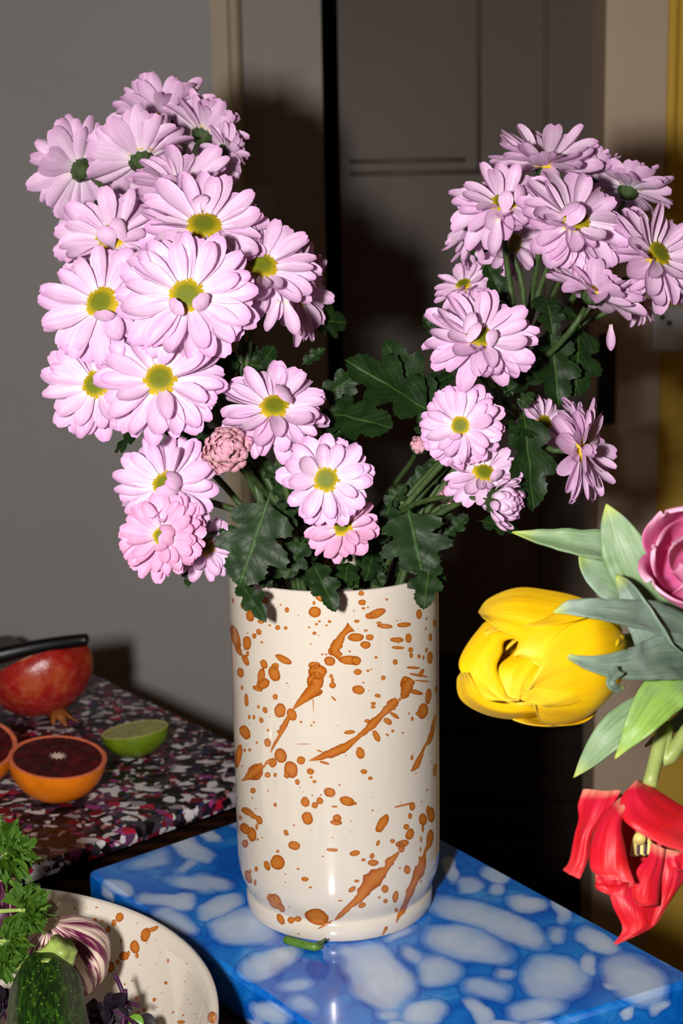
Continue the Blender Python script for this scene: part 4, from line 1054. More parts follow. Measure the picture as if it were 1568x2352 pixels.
for i, (A_, B_, da, db, bl) in enumerate((
    ([(1090, 1240), (980, 1385), (850, 1425), (775, 1395)], [(1085, 1215), (960, 1330), (880, 1350), (800, 1380)], (0.735, 0.722), (0.722, 0.712), 0.003),
    ([(1120, 1180), (880, 1400), (650, 1445), (480, 1468), (300, 1432), (160, 1345), (135, 1225), (165, 1165)], [(1000, 1150), (760, 1370), (600, 1360), (450, 1370), (330, 1345), (265, 1285), (235, 1220), (200, 1170)], (0.735, 0.722), (0.722, 0.706), 0.004),
    ([(700, 820), (370, 830), (265, 905), (165, 1050), (150, 1150), (235, 1250), (320, 1352)], [(800, 1000), (470, 960), (425, 1050), (390, 1140), (425, 1250), (460, 1330), (540, 1348)], (0.735, 0.708), (0.722, 0.700), 0.005),
    ([(860, 900), (560, 990), (480, 1060), (395, 1150), (450, 1330)], [(900, 1000), (760, 1020), (690, 1120), (620, 1230), (560, 1345)], (0.728, 0.706), (0.722, 0.704), 0.004),
    ([(1180, 900), (1110, 790), (920, 695), (720, 648), (520, 632), (340, 700), (268, 790)], [(1150, 1010), (960, 960), (800, 1000), (600, 1010), (480, 950), (385, 890), (300, 825)], (0.738, 0.722), (0.718, 0.704), 0.008),
    ([(1190, 930), (1010, 830), (820, 930), (700, 1060), (600, 1210), (535, 1345)], [(1185, 960), (1150, 1060), (1090, 1190), (1000, 1310), (860, 1375), (700, 1390)], (0.732, 0.697), (0.728, 0.703), 0.006))):
    patch(ty, RP(A_, *da, *YO), RP(B_, *db, *YO), -FWD * bl, i + 23, MAT['tyellow'], 0.0016)
tulip_stem(ty, base, axis, [at(1500, 1462, DT + 0.03), at(1640, 1470, DT + 0.03)], 0)
# red
axis = idir(-0.34, -0.80, 0.50); base = at(1490, 1806, 0.735)
tr_ = empty('tulip', Matrix.Translation(base), 'red tulip hanging down with open ragged petals over the blue slab', 'tulip', TG)
for i, (A_, B_, da, db, bl) in enumerate((
    ([(880, 700), (860, 900), (900, 1200), (960, 1500)], [(1500, 900), (1480, 1100), (1420, 1300), (1340, 1550)], (0.748, 0.745), (0.752, 0.748), -0.004),
    ([(570, 665), (520, 820), (530, 950), (490, 1100), (440, 1350), (378, 1440)], [(940, 680), (880, 780), (760, 930), (660, 1120), (630, 1320), (540, 1525)], (0.737, 0.726), (0.731, 0.720), 0.004),
    ([(690, 1480), (690, 1560), (700, 1620), (810, 1665)], [(900, 1450), (960, 1520), (1000, 1560), (960, 1700)], (0.729, 0.727), (0.727, 0.725), 0.002),
    ([(700, 1500), (800, 1620), (855, 1790), (945, 1990), (862, 2140)], [(1290, 1500), (1290, 1740), (1265, 1860), (1240, 1975), (890, 2140)], (0.730, 0.722), (0.734, 0.722), 0.004),
    ([(1330, 1230), (1300, 1500), (1265, 1760), (1215, 1960)], [(1640, 1270), (1590, 1450), (1480, 1610), (1250, 1965)], (0.727, 0.722), (0.735, 0.724), 0.004),
    ([(935, 745), (760, 900), (650, 1150), (630, 1400), (720, 1500)], [(970, 880), (930, 1040), (970, 1220), (1010, 1400), (1062, 1560)], (0.727, 0.712), (0.722, 0.706), 0.007),
    ([(1220, 1170), (1180, 1310), (1090, 1410), (1045, 1560), (1030, 1690), (1075, 1765)], [(1345, 1230), (1325, 1400), (1300, 1600), (1285, 1745), (1250, 1775), (1110, 1775)], (0.728, 0.712), (0.726, 0.712), 0.004),
    ([(1075, 585), (935, 735), (925, 900), (1010, 1020), (1300, 1190), (1640, 1290)], [(1090, 578), (1200, 635), (1350, 725), (1500, 820), (1640, 900), (1700, 1060)], (0.730, 0.704), (0.738, 0.728), 0.006),
    ([(1380, 1290), (1370, 1380), (1400, 1440), (1480, 1430)], [(1500, 1240), (1640, 1280), (1640, 1400), (1600, 1420)], (0.716, 0.714), (0.718, 0.716), 0.002))):
    patch(tr_, RP(A_, *da), RP(B_, *db), -FWD * bl, i + 3, MAT['tred'], 0.0022)
pb = RP([(1130, 1000), (1110, 1120), (1105, 1145)], 0.742, 0.734); V, F = tube(pb, lambda t: 0.0022 + 0.001 * t, 8); wpart('pistil', tr_, V, F, MAT['pistil'])
for k_ in range(5):
    x_ = 1060 + k_ * 34
    V, F = tube(RP([(1120, 1020), (x_, 1180), (x_ - 4, 1300)], 0.742, 0.736), lambda t: 0.001 + 0.0014 * t, 6); wpart('stamen', tr_, V, F, MAT['anther'] if k_ % 2 else MAT['pistil'])
tulip_stem(tr_, base, axis, [at(1530, 1745, 0.745), at(1590, 1665, 0.75), at(1680, 1600, 0.76)], 1)
# pink
axis = idir(-0.50, 0.18, 0.80); base = at(1650, 1310, 0.735)
tk = empty('tulip', Matrix.Translation(base), 'pink tulip with a pale rim on its petals, nearest the white tulip vase', 'tulip', TG)
for i, (ph, sp, H, R_, op, tp_) in enumerate(((0.4, 1.1, 1.0, 1.05, 0.05, 0.7), (2.5, 1.1, 1.0, 1.03, 0.05, 0.7), (4.6, 1.1, 0.98, 1.0, 0.05, 0.7), (1.4, 1.0, 0.95, 0.86, 0, 0.6), (3.5, 1.0, 0.95, 0.86, 0, 0.6), (5.6, 1.0, 0.95, 0.86, 0, 0.6), (0.9, 1.0, 0.9, 0.6, -0.1, 0.5), (3.0, 1.0, 0.9, 0.58, -0.1, 0.5), (5.0, 1.0, 0.9, 0.5, -0.1, 0.5))):
    tulip_petal(tk, base, axis, 0.062 * H, 0.0235 * R_, ph, sp, MAT['tpink'], op, tp_, 0.10, i + 31, 0.22)
tulip_stem(tk, base, axis, [at(1690, 1420, 0.76)], 2)
# leaves
tleaf(ty, [(1176, 1222, 0.765), (1240, 1236, 0.762), (1330, 1252, 0.76), (1420, 1268, 0.765), (1520, 1300, 0.775), (1640, 1400, 0.785)], [1, 20, 36, 40, 40, 30], (0.0, 0.55, 0.85), 'tleaf', 0.35, 0.2, 1)
tleaf(ty, [(1330, 1262, 0.785), (1352, 1300, 0.785), (1395, 1335, 0.787), (1450, 1360, 0.79), (1540, 1400, 0.80), (1640, 1440, 0.80)], [2, 26, 44, 50, 45, 30], (0.1, 0.2, 0.95), 'tleaf', 0.2, 0.1, 2)
tleaf(tk, [(1392, 1158, 0.752), (1408, 1200, 0.75), (1432, 1260, 0.748), (1460, 1320, 0.75), (1510, 1390, 0.758), (1640, 1480, 0.775)], [2, 30, 52, 56, 50, 36], (-0.35, 0.25, 0.9), 'tleaf', 0.25, 0.12, 3)
tleaf(tk, [(1490, 1205, 0.76), (1520, 1207, 0.765), (1600, 1240, 0.775), (1660, 1330, 0.78)], [2, 16, 24, 24], (0, 0.6, 0.8), 'tleaf', 0.3, 0.1, 9)
tleaf(tk, [(1416, 1322, 0.735), (1440, 1352, 0.73), (1470, 1400, 0.728), (1500, 1450, 0.73), (1545, 1500, 0.74), (1650, 1530, 0.76)], [3, 22, 34, 44, 56, 50], (-0.65, 0.1, 0.75), 'tleaf_grey', 0.6, 0.15, 4)
tleaf(ty, [(1270, 1407, 0.712), (1310, 1397, 0.71), (1370, 1402, 0.71), (1440, 1412, 0.715), (1520, 1430, 0.73), (1640, 1490, 0.755)], [1, 18, 26, 34, 44, 40], (0.0, 0.45, 0.9), 'tleaf_grey', 0.3, 0.3, 5)
tleaf(ty, [(1282, 1496, 0.705), (1330, 1518, 0.702), (1390, 1530, 0.703), (1460, 1528, 0.71), (1530, 1515, 0.725), (1650, 1520, 0.755)], [1, 12, 26, 40, 56, 50], (0.0, 0.35, 0.92), 'tleaf_grey', 0.3, 0.35, 6)
tleaf(ty, [(1432, 1578, 0.70), (1416, 1582, 0.695), (1402, 1572, 0.692), (1404, 1558, 0.694), (1422, 1540, 0.698)], [3, 9, 10, 10, 12], (0, 0.2, 0.9), 'tleaf_grey', 0.5, 0.3, 16)
tleaf(tr_, [(1412, 1742, 0.715), (1436, 1710, 0.713), (1472, 1660, 0.713), (1515, 1605, 0.72), (1570, 1560, 0.73), (1660, 1530, 0.755)], [2, 14, 36, 50, 52, 40], (-0.2, 0.25, 0.9), 'tleaf_lime', 0.3, 0.2, 7)
tleaf(tr_, [(1317, 1786, 0.75), (1352, 1745, 0.747), (1400, 1690, 0.745), (1455, 1648, 0.748), (1520, 1615, 0.755), (1650, 1560, 0.77)], [1, 20, 36, 40, 36, 30], (-0.2, 0.3, 0.9), 'tleaf', 0.25, 0.12, 8)
tleaf(tr_, [(1480, 1715, 0.77), (1520, 1685, 0.77), (1580, 1645, 0.77), (1660, 1580, 0.77)], [2, 10, 18, 20], (0.1, 0.5, 0.8), 'tleaf', 0.3, 0.1, 10)

# ------------------------------------------------------------------ fruit on the speckled board
MAT['membrane'] = m_simple('citrus_membrane', (96, 22, 22), 0.5, 0.2)
MAT['orange_peel'] = m_simple('orange_peel', (232, 124, 10), 0.4, 0.4, 60, 0.14, 0.35, 700)
MAT['orange_pith'] = m_simple('orange_pith', (214, 110, 78), 0.5, 0.3, 120, 0.3)
k = NT('blood_flesh'); f_ = k.noise(k.mapping(k.obj(), (1, 1, 1)), 90, 4); k.set(Base_Color=k.ramp(f_, [(0.35, lin((44, 4, 8))), (0.6, lin((82, 10, 14))), (0.75, lin((104, 20, 20)))]), Roughness=0.45, Specular_IOR_Level=0.25); k.bump(f_, 0.4, 0.002)
MAT['blood'] = k.m
MAT['core'] = m_simple('citrus_core', (234, 208, 190), 0.5)
MAT['lime_peel'] = m_simple('lime_peel', (104, 128, 20), 0.35, 0.5, 50, 0.25, 0.3, 600)
MAT['lime_flesh'] = m_simple('lime_flesh', (172, 172, 76), 0.25, 0.5, 90, 0.18, 0.3, 300)
MAT['lime_pith'] = m_simple('lime_pith', (196, 192, 116), 0.45, 0.3)
def citrus(name, centre, R, n, label, peel, pith, flesh, core, nseg, sq=0.92, star=0.2, spin=0.3, rim=0.1, group=None):
    z = n.normalized(); x = (RR - z * RR.dot(z)).normalized(); y = z.cross(x)
    mw = Matrix((x, y, z)).transposed().to_4x4(); mw.translation = centre
    root = empty(name, mw, label, 'fruit', group)
    pr = [(R, 0.0)] + [(R * cos(a), -R * sq * sin(a)) for a in [pi / 2 * i / 14 for i in range(1, 14)]] + [(0.001, -R * sq)]
    V, F, UV = lathe(list(reversed(pr)), 48, True, False); link('peel', mesh_data('peel', V, F, peel, UV), root)
    V, F, UV = lathe([(R * 0.02, -R * 0.02), (R * (1 - rim), -R * 0.01)], 48, True, False); link('membrane', mesh_data('membrane', V, F, MAT['membrane'] if core else pith, UV), root)
    V, F, UV = lathe([(R * (1 - rim), -0.01 * R), (R * (1 - rim), 0.0), (R * (1 - rim * 0.4), R * 0.018), (R, 0.0)], 48, False, False)
    link('pith', mesh_data('pith', V, F, pith, UV), root)
    for s in range(nseg):
        a0 = spin + 2 * pi * s / nseg + 0.018; a1 = spin + 2 * pi * (s + 1) / nseg - 0.018
        V = []; m_ = 5; r_in, r_out = R * 0.13, R * (1 - rim) * 0.995
        for lay, zz in ((0, -R * 0.02), (1, R * 0.028)):
            for rr_ in (r_in, (r_in + r_out) / 2, r_out):
                for i in range(m_ + 1):
                    a = a0 + (a1 - a0) * i / m_
                    q = rr_ * (0.985 if lay and rr_ == r_out else 1.0)
                    V.append((q * cos(a), q * sin(a), zz - (R * 0.018 if lay and (i in (0, m_) or rr_ != (r_in + r_out) / 2) else 0)))
        F = []; w = m_ + 1; o_ = 3 * w
        for j in range(2):
            for i in range(m_): F.append((o_ + j * w + i, o_ + (j + 1) * w + i, o_ + (j + 1) * w + i + 1, o_ + j * w + i + 1))
        link('segment', mesh_data('segment', V, F, flesh), root)
    if core:
        V = [(0, 0, R * 0.03)]; nn_ = nseg * 2
        for i in range(nn_):
            a = spin + 2 * pi * i / nn_; q = R * (star if i % 2 == 0 else star * 0.45); V.append((q * cos(a), q * sin(a), R * 0.022))
        F = [(0, 1 + i, 1 + (i + 1) % nn_) for i in range(nn_)]
        link('core', mesh_data('core', V, F, core, smooth=False), root)
    return root
R1 = 113 * 1.185 / FPX
oc = on(133, 1738, ZB + R1 * 0.93)
citrus('blood_orange_half', Vector((oc.x, oc.y, ZB + R1 * 0.93)), R1, Vector((0.12, -0.10, 1)), 'halved blood orange with a whole round dark red cut face beside the lime', MAT['orange_peel'], MAT['orange_pith'], MAT['blood'], MAT['core'], 10, 0.93)
oc = on(-74, 1712, ZB + R1 * 0.97)
citrus('blood_orange_half', Vector((oc.x, oc.y, ZB + R1 * 0.97)), R1 * 1.02, Vector((0.12, -0.28, 1)), 'halved blood orange in front of the pomegranate, partly out of view', MAT['orange_peel'], MAT['orange_pith'], MAT['blood'], MAT['core'], 10, 0.93, spin=0.1)
R2 = 78 * 1.29 / FPX; lc = on(310, 1676, ZB + R2 * 0.80)
citrus('lime_half', Vector((lc.x, lc.y, ZB + R2 * 0.80)), R2, Vector((-0.12, 0.08, 1)), 'green lime half with pale cut face up on the speckled board', MAT['lime_peel'], MAT['lime_pith'], MAT['lime_flesh'], None, 9, 0.80, rim=0.07)
# pomegranate half
k = NT('pomegranate_skin'); n1 = k.noise(k.obj(), 38, 4, 0.6); n2 = k.noise(k.obj(), 150, 4, 0.7)
col = k.ramp(n1, [(0.3, lin((140, 24, 20))), (0.5, lin((172, 36, 28))), (0.7, lin((186, 84, 40)))])
col = k.mix(k.ramp(n2, [(0.5, (0, 0, 0, 1)), (0.75, (0.5, 0.5, 0.5, 1))]), col, lin((206, 110, 96)))
k.set(Base_Color=col, Roughness=0.28); k.bump(n2, 0.25, 0.002); MAT['pom'] = k.m
MAT['pom_cut'] = m_simple('pomegranate_flesh', (214, 190, 140), 0.5); MAT['crown'] = m_simple('pomegranate_crown', (150, 88, 40), 0.6, 0.3, 100, 0.3)
MAT['aril'] = m_simple('pomegranate_aril', (120, 8, 24), 0.15)
Rp = 0.050
pole = idir(0.40, -0.88, 0.22); pc = at(88, 1512, 1.41)
pc.z = ZB + Rp * 0.955
z = pole; x = (RR - z * RR.dot(z)).normalized(); y = z.cross(x)
mw = Matrix((x, y, z)).transposed().to_4x4(); mw.translation = pc
pom = empty('pomegranate_half', mw, 'red pomegranate half resting on its dried crown behind the blood oranges', 'fruit')
pr = [(Rp * 0.965, -0.001)] + [(Rp * cos(a) * (1 + 0.03 * sin(2 * a)), Rp * 0.96 * sin(a)) for a in [pi / 2 * i / 16 for i in range(1, 16)]] + [(0.002, Rp * 0.95)]
V, F, UV = lathe(pr, 56, False, True)
V = [(v[0] * (1 + 0.02 * cos(6 * atan2(v[1], v[0]))), v[1] * (1 + 0.02 * cos(6 * atan2(v[1], v[0]))), v[2]) for v in V]
link('skin', mesh_data('skin', V, F, MAT['pom'], UV), pom)
V, F, UV = lathe([(0.002, 0.002), (Rp * 0.9, 0.001), (Rp * 0.965, -0.001)], 56, True, False); link('cut_face', mesh_data('cut_face', V, F, MAT['pom_cut'], UV), pom)
for s in range(6):
    a = s * pi / 3 + 0.2; V = []
    for r_, h_, w_ in ((0.007, 0.94, 0.0048), (0.0095, 1.10, 0.0044), (0.0135, 1.24, 0.0026), (0.0175, 1.34, 0.0003)):
        for sgn in (-1, 1):
            V.append((r_ * cos(a) - sgn * w_ * sin(a), r_ * sin(a) + sgn * w_ * cos(a), Rp * h_))
    o = link('crown_sepal', mesh_data('crown_sepal', V, [(0, 1, 3, 2), (2, 3, 5, 4), (4, 5, 7, 6)], MAT['crown']), pom)
    m = o.modifiers.new('thickness', 'SOLIDIFY'); m.thickness = 0.0012
# black knife handle laid over the pomegranate
kn = empty('knife', Matrix.Translation(at(110, 1490, 1.40)), 'black-handled knife lying across the pomegranate half', 'knife')
pp = [at(202, 1470, 1.385), at(190, 1470, 1.385), at(120, 1480, 1.375), at(40, 1496, 1.365), at(-60, 1520, 1.355), at(-75, 1524, 1.353)]
C_ = catmull(pp, 5); V, F = [], []
for i, p in enumerate(C_):
    t = i / (len(C_) - 1); hw = 0.0052 * (min(1, t * 12 + 0.25)) ** 0.5 + 0.0040 * t
    for q in range(14):
        a = 2 * pi * q / 14; ca, sa = cos(a), sin(a)
        V.append(p + UU * (hw * (abs(ca) ** 0.8) * (1 if ca >= 0 else -1)) + FWD * (0.008 * (abs(sa) ** 0.8) * (1 if sa >= 0 else -1)))
for i in range(len(C_) - 1):
    for q in range(14):
        a = i * 14 + q; b = i * 14 + (q + 1) % 14; F.append((a, b, b + 14, a + 14))
F.append(tuple(reversed(range(14)))); F.append(tuple((len(C_) - 1) * 14 + q for q in range(14)))
wpart('handle', kn, V, F, MAT['black'])
d = (pp[-1] - pp[-2]).normalized()
b0 = pp[-1]; side = UU
V = [b0 + UU * 0.009 - FWD * 0.001, b0 - UU * 0.009 - FWD * 0.001, b0 + d * 0.12 - UU * 0.004 - FWD * 0.0005, b0 + d * 0.12 + UU * 0.004 - FWD * 0.0005, b0 + UU * 0.009 + FWD * 0.001, b0 - UU * 0.009, b0 + d * 0.12 - UU * 0.004, b0 + d * 0.12 + UU * 0.004 + FWD * 0.0005]
wpart('blade', kn, V, [(0, 1, 2, 3), (7, 6, 5, 4), (0, 4, 5, 1), (1, 5, 6, 2), (2, 6, 7, 3), (3, 7, 4, 0)], MAT['steel'], smooth=False)

# ------------------------------------------------------------------ bowl
BC = Vector((-0.243, -0.212, ZT)); BR = 0.177; BH = 0.06
prof = [(0.0, 0.006), (0.070, 0.006), (0.073, 0.0), (0.082, 0.0), (0.085, 0.004), (0.125, 0.010), (0.152, 0.022), (0.168, 0.040), (0.1750, 0.054), (0.177, 0.0585), (0.1768, 0.0612), (0.1745, 0.0625), (0.1718, 0.0610),
        (0.1685, 0.054), (0.1620, 0.040), (0.150, 0.0270), (0.134, 0.0180), (0.105, 0.0130), (0.060, 0.0115), (0.0, 0.0110)]
V, F, UV = lathe(prof, 144, False, False)
bowl = empty('bowl', Matrix.Translation(BC), 'wide cream bowl with brown glaze spots holding garlic and courgette', 'bowl')
link('bowl_body', mesh_data('bowl_body', V, F, MAT['cream'], UV), bowl)
bb = BVHTree.FromPolygons([Vector(v) + BC for v in V], F)
BE = [(830,865,28,32,20),(790,905,16,25,0),(1010,985,32,50,15),(1055,950,45,16,-22),(935,1070,32,46,-10),(950,1130,12,20,0),(860,1135,33,32,0),(890,1120,12,22,10),(750,950,16,22,0),(712,1000,30,45,0),(765,1210,26,38,0),(660,885,12,16,0),(840,1027,8,12,0),(815,1175,12,18,0),(1165,1165,8,15,0),(1150,1320,12,12,0),(1070,1437,12,15,20),(945,1425,14,11,-30),(998,1507,15,9,-20),(955,1525,12,8,-25),(1080,1588,11,9,0),(1470,1562,32,42,0),(1255,1592,26,12,0),(518,805,6,8,0),(600,798,4,4,0),(670,797,12,5,0),(710,893,6,9,0),(695,890,4,5,0),(915,1305,6,6,0),(865,1330,6,8,-30),(1295,1187,5,6,0),(1278,1312,4,5,0),(1200,1525,7,9,20),(1270,1545,6,8,20),(1120,1390,4,4,0),(1030,1350,4,4,0),(975,1195,4,4,0),(1090,1490,4,5,0),(1350,1535,4,5,0)]
rgb_ = random.Random(4)
for _ in range(40): s = rgb_.uniform(1.5, 3.5); BE.append((rgb_.uniform(700, 1450), rgb_.uniform(900, 1600), s, s * 1.2, 0))
for e in [e for e in BE if max(e[2], e[3]) >= 14]:
    V, F, E = splats(bb, [e], [], 3.015, 0, 1820, 0.0003, int(e[0]))
    if V: wpart('glaze_spot', bowl, V, F, MAT['splat'], attr={'edge': E})
V, F, E = splats(bb, [e for e in BE if max(e[2], e[3]) < 14], [], 3.015, 0, 1820, 0.0003, 9)
wpart('glaze_speckle', bowl, V, F, MAT['splat'], attr={'edge': E})['kind'] = 'stuff'

# ------------------------------------------------------------------ garlic, courgette, parsley, sprouts
def m_garlic(name, base, strp, lo, hi):
    k = NT(name); sep = k.n('ShaderNodeSeparateXYZ'); k.link(k.uv(), sep.inputs[0])
    ang = k.math('MULTIPLY', sep.outputs[0], 2 * pi)
    comb = k.n('ShaderNodeCombineXYZ'); k.link(k.math('MULTIPLY', k.math('COSINE', ang), 7.0), comb.inputs[0]); k.link(k.math('MULTIPLY', k.math('SINE', ang), 7.0), comb.inputs[1]); k.link(k.math('MULTIPLY', sep.outputs[1], 2.2), comb.inputs[2])
    st = k.noise(comb.outputs[0], 1.0, 4, 0.62, 0.3)
    col = k.ramp(st, [(lo, lin(base)), (lo + 0.05, lin(tuple((a + b) / 2 for a, b in zip(base, strp)))), (hi, lin(strp))])
    k.set(Base_Color=col, Roughness=0.38); k.bump(st, 0.3, 0.001); return k.m
MAT['garlic'] = m_garlic('garlic_skin', (226, 204, 184), (96, 24, 60), 0.47, 0.58)
MAT['garlic_dark'] = m_garlic('garlic_skin_dark', (190, 150, 160), (62, 8, 44), 0.36, 0.44)
MAT['garlic_stalk'] = m_simple('garlic_stalk', (150, 140, 110), 0.7, 0.2, 160, 0.35, 0.5, 300)
def garlic(c, R, axis, mat, label, spin=0.0, lob=0.07):
    z = axis.normalized(); x = (RR - z * RR.dot(z)).normalized(); y = z.cross(x)
    mw = Matrix((x, y, z)).transposed().to_4x4(); mw.translation = c
    root = empty('garlic_bulb', mw, label, 'garlic')
    pr = [(0.02, -0.82), (0.35, -0.84), (0.66, -0.70), (0.88, -0.44), (1.0, -0.10), (0.99, 0.18), (0.88, 0.45), (0.66, 0.68), (0.42, 0.82), (0.24, 0.92), (0.16, 1.02), (0.14, 1.10)]
    pr = [(p.x, p.y) for p in catmull([Vector((a, b, 0)) for a, b in pr], 3)]
    V, F, UV = lathe(pr, 72, True, True)
    V2 = []
    for v in V:
        a = atan2(v[1], v[0]); w = 1 + lob * (abs(cos(3.5 * (a + spin))) - 0.5) * (1 - abs(v[2]) * 0.6)
        V2.append((v[0] * w * R, v[1] * w * R, v[2] * R))
    link('bulb', mesh_data('bulb', V2, F, mat, UV), root)
    pts = [Vector((0, 0, R * 0.98)), Vector((0, 0, R * 1.12)), Vector((0.05 * R, 0.04 * R, R * 1.30)), Vector((0.10 * R, 0.02 * R, R * 1.38))]
    V, F = tube(catmull(pts, 3), lambda t: R * (0.22 - 0.06 * t + 0.07 * t * t), 12)
    V = [Vector((v.x * (1 + 0.2 * noise.noise(v * 400)), v.y * (1 + 0.2 * noise.noise(v * 400 + Vector((3, 1, 2)))), v.z)) for v in V]
    link('stalk', mesh_data('stalk', V, F, MAT['garlic_stalk']), root)
    for i in range(8):
        a = i * 0.8; p0 = Vector((0.2 * R * cos(a), 0.2 * R * sin(a), R * 1.34)); p1 = p0 + Vector((0.25 * R * cos(a * 1.7), 0.25 * R * sin(a * 1.7), R * 0.12))
        V, F = tube([p0 * 0.97, p0, p1], lambda t: R * 0.02 * (1 - t * 0.7), 5); link('husk_strand', mesh_data('husk_strand', V, F, MAT['garlic_stalk']), root)
    return root
garlic(at(152, 2200, 0.868), 0.0259, idir(-0.30, 0.86, 0.36), MAT['garlic'], 'purple-striped pale garlic bulb against the bowl wall behind the courgette', 0.4)
garlic(at(-8, 2092, 0.900), 0.0206, idir(0.15, 0.95, 0.1), MAT['garlic_dark'], 'dark purple streaked garlic bulb behind the parsley stalks', 1.0, 0.04)
# courgette
k = NT('courgette_skin'); sep = k.n('ShaderNodeSeparateXYZ'); k.link(k.uv(), sep.inputs[0])
ang = k.math('MULTIPLY', sep.outputs[0], 2 * pi)
comb = k.n('ShaderNodeCombineXYZ'); k.link(k.math('MULTIPLY', k.math('COSINE', ang), 4.0), comb.inputs[0]); k.link(k.math('MULTIPLY', k.math('SINE', ang), 4.0), comb.inputs[1]); k.link(k.math('MULTIPLY', sep.outputs[1], 6.0), comb.inputs[2])
st = k.noise(comb.outputs[0], 2.6, 5, 0.75)
sp = k.n('ShaderNodeTexVoronoi', i_Scale=330.0); k.link(k.obj(), sp.inputs['Vector'])
col = k.ramp(st, [(0.38, lin((8, 20, 5))), (0.52, lin((20, 44, 8))), (0.64, lin((48, 84, 14))), (0.74, lin((92, 126, 32)))])
col = k.mix(k.ramp(sp.outputs[0], [(0.1, (0.6, 0.6, 0.6, 1)), (0.22, (0, 0, 0, 1))]), col, lin((120, 150, 60)))
k.set(Base_Color=col, Roughness=0.38, Specular_IOR_Level=0.25); k.bump(st, 0.4, 0.002); MAT['zuke'] = k.m
MAT['zuke_stem'] = m_simple('courgette_stem', (132, 150, 72), 0.35, 0.5, 140, 0.3, 0.6, 250)
ax_pts = [at(150, 2720, 0.705), at(132, 2560, 0.728), at(116, 2430, 0.755), at(107, 2330, 0.775), at(106, 2256, 0.792), at(112, 2212, 0.802)]
zk = empty('courgette', Matrix.Translation(ax_pts[0]), 'dark green courgette with pale cut stem pointing up in the bowl', 'courgette')
P = catmull(ax_pts, 6); V, F, UV = [], [], []
RAD = [0.0200, 0.0222, 0.0216, 0.0198, 0.0174, 0.0112]
RW = catmull([Vector((r_, 0, 0)) for r_ in RAD], 6)
for i, p in enumerate(P):
    t = (P[min(i + 1, len(P) - 1)] - P[max(i - 1, 0)]).normalized()
    a_ = (RR - t * RR.dot(t)).normalized(); b_ = t.cross(a_); r_ = RW[i].x
    for q in range(60):
        g = 2 * pi * q / 60; rr_ = r_ * (1 + 0.045 * cos(6 * g + 0.5) + 0.01 * noise.noise(Vector((q * 0.3, i * 0.3, 2))))
        V.append(p + (a_ * cos(g) + b_ * sin(g)) * rr_); UV.append((q / 60, i / (len(P) - 1)))
for i in range(len(P) - 1):
    for q in range(60):
        a = i * 60 + q; b = i * 60 + (q + 1) % 60; F.append((a, b, b + 60, a + 60))
F.append(tuple(reversed(range(60)))); F.append(tuple((len(P) - 1) * 60 + q for q in range(60)))
wpart('body', zk, V, F, MAT['zuke'], UV)
SP = catmull([at(108, 2250, 0.794), at(116, 2222, 0.799), at(132, 2195, 0.800), at(146, 2168, 0.799)], 5); V, F = [], []
for i, p in enumerate(SP):
    f = i / (len(SP) - 1); t = (SP[min(i + 1, len(SP) - 1)] - SP[max(i - 1, 0)]).normalized()
    a_ = (RR - t * RR.dot(t)).normalized(); b_ = t.cross(a_); r_ = 0.0102 * (1 - f) ** 1.3 + 0.0065 + 0.0014 * f * f
    for q in range(40):
        g = 2 * pi * q / 40; rr_ = r_ * (1 + (0.09 - 0.02 * f) * cos(5 * g + 0.7)) * (1 + 0.08 * noise.noise(Vector((cos(g) * 3, sin(g) * 3, i * 0.6))))
        V.append(p + (a_ * cos(g) + b_ * sin(g)) * rr_)
for i in range(len(SP) - 1):
    for q in range(40):
        a = i * 40 + q; b = i * 40 + (q + 1) % 40; F.append((a, b, b + 40, a + 40))
F.append(tuple(reversed(range(40)))); F.append(tuple((len(SP) - 1) * 40 + q for q in range(40)))
wpart('stem', zk, V, F, MAT['zuke_stem'])
# parsley
MAT['parsley'] = m_leaf('parsley_leaf', (40, 74, 12), (78, 118, 24), (108, 146, 50), 0.35, 0.4, False, 0.5)
MAT['parsley_stem'] = m_simple('parsley_stem', (140, 164, 82), 0.4)
def frill(seed, spread=1.15):
    rg = random.Random(seed); V, F, UV = [], [], []; na, nr = 56, 8
    for j in range(nr + 1):
        r_ = 0.06 + 0.94 * j / nr
        for i in range(na + 1):
            a = -spread + 2 * spread * i / na
            lobe = 0.76 + 0.24 * abs(cos(a * 2.6 + seed)) ; tooth = (0.05 * (1 if i % 4 < 2 else -1)) * (r_ ** 4)
            rad = r_ * (lobe * r_ + (1 - r_)) + tooth
            z = r_ ** 1.6 * (0.34 * sin(a * 9 + seed) + 0.22 * sin(a * 21 + seed * 2)) + 0.1 * noise.noise(Vector((a, r_ * 2, seed)))
            V.append((rad * cos(a * 0.95), rad * sin(a * 0.95), z)); UV.append((0.5 + 0.5 * (a / spread), r_))
    for j in range(nr):
        for i in range(na):
            q = j * (na + 1) + i; F.append((q, q + 1, q + na + 2, q + na + 1))
    return mesh_data('leaflet', V, F, MAT['parsley'], UV)
FR = [frill(i * 1.7 + 0.3, 1.0 + 0.1 * (i % 3)) for i in range(5)]
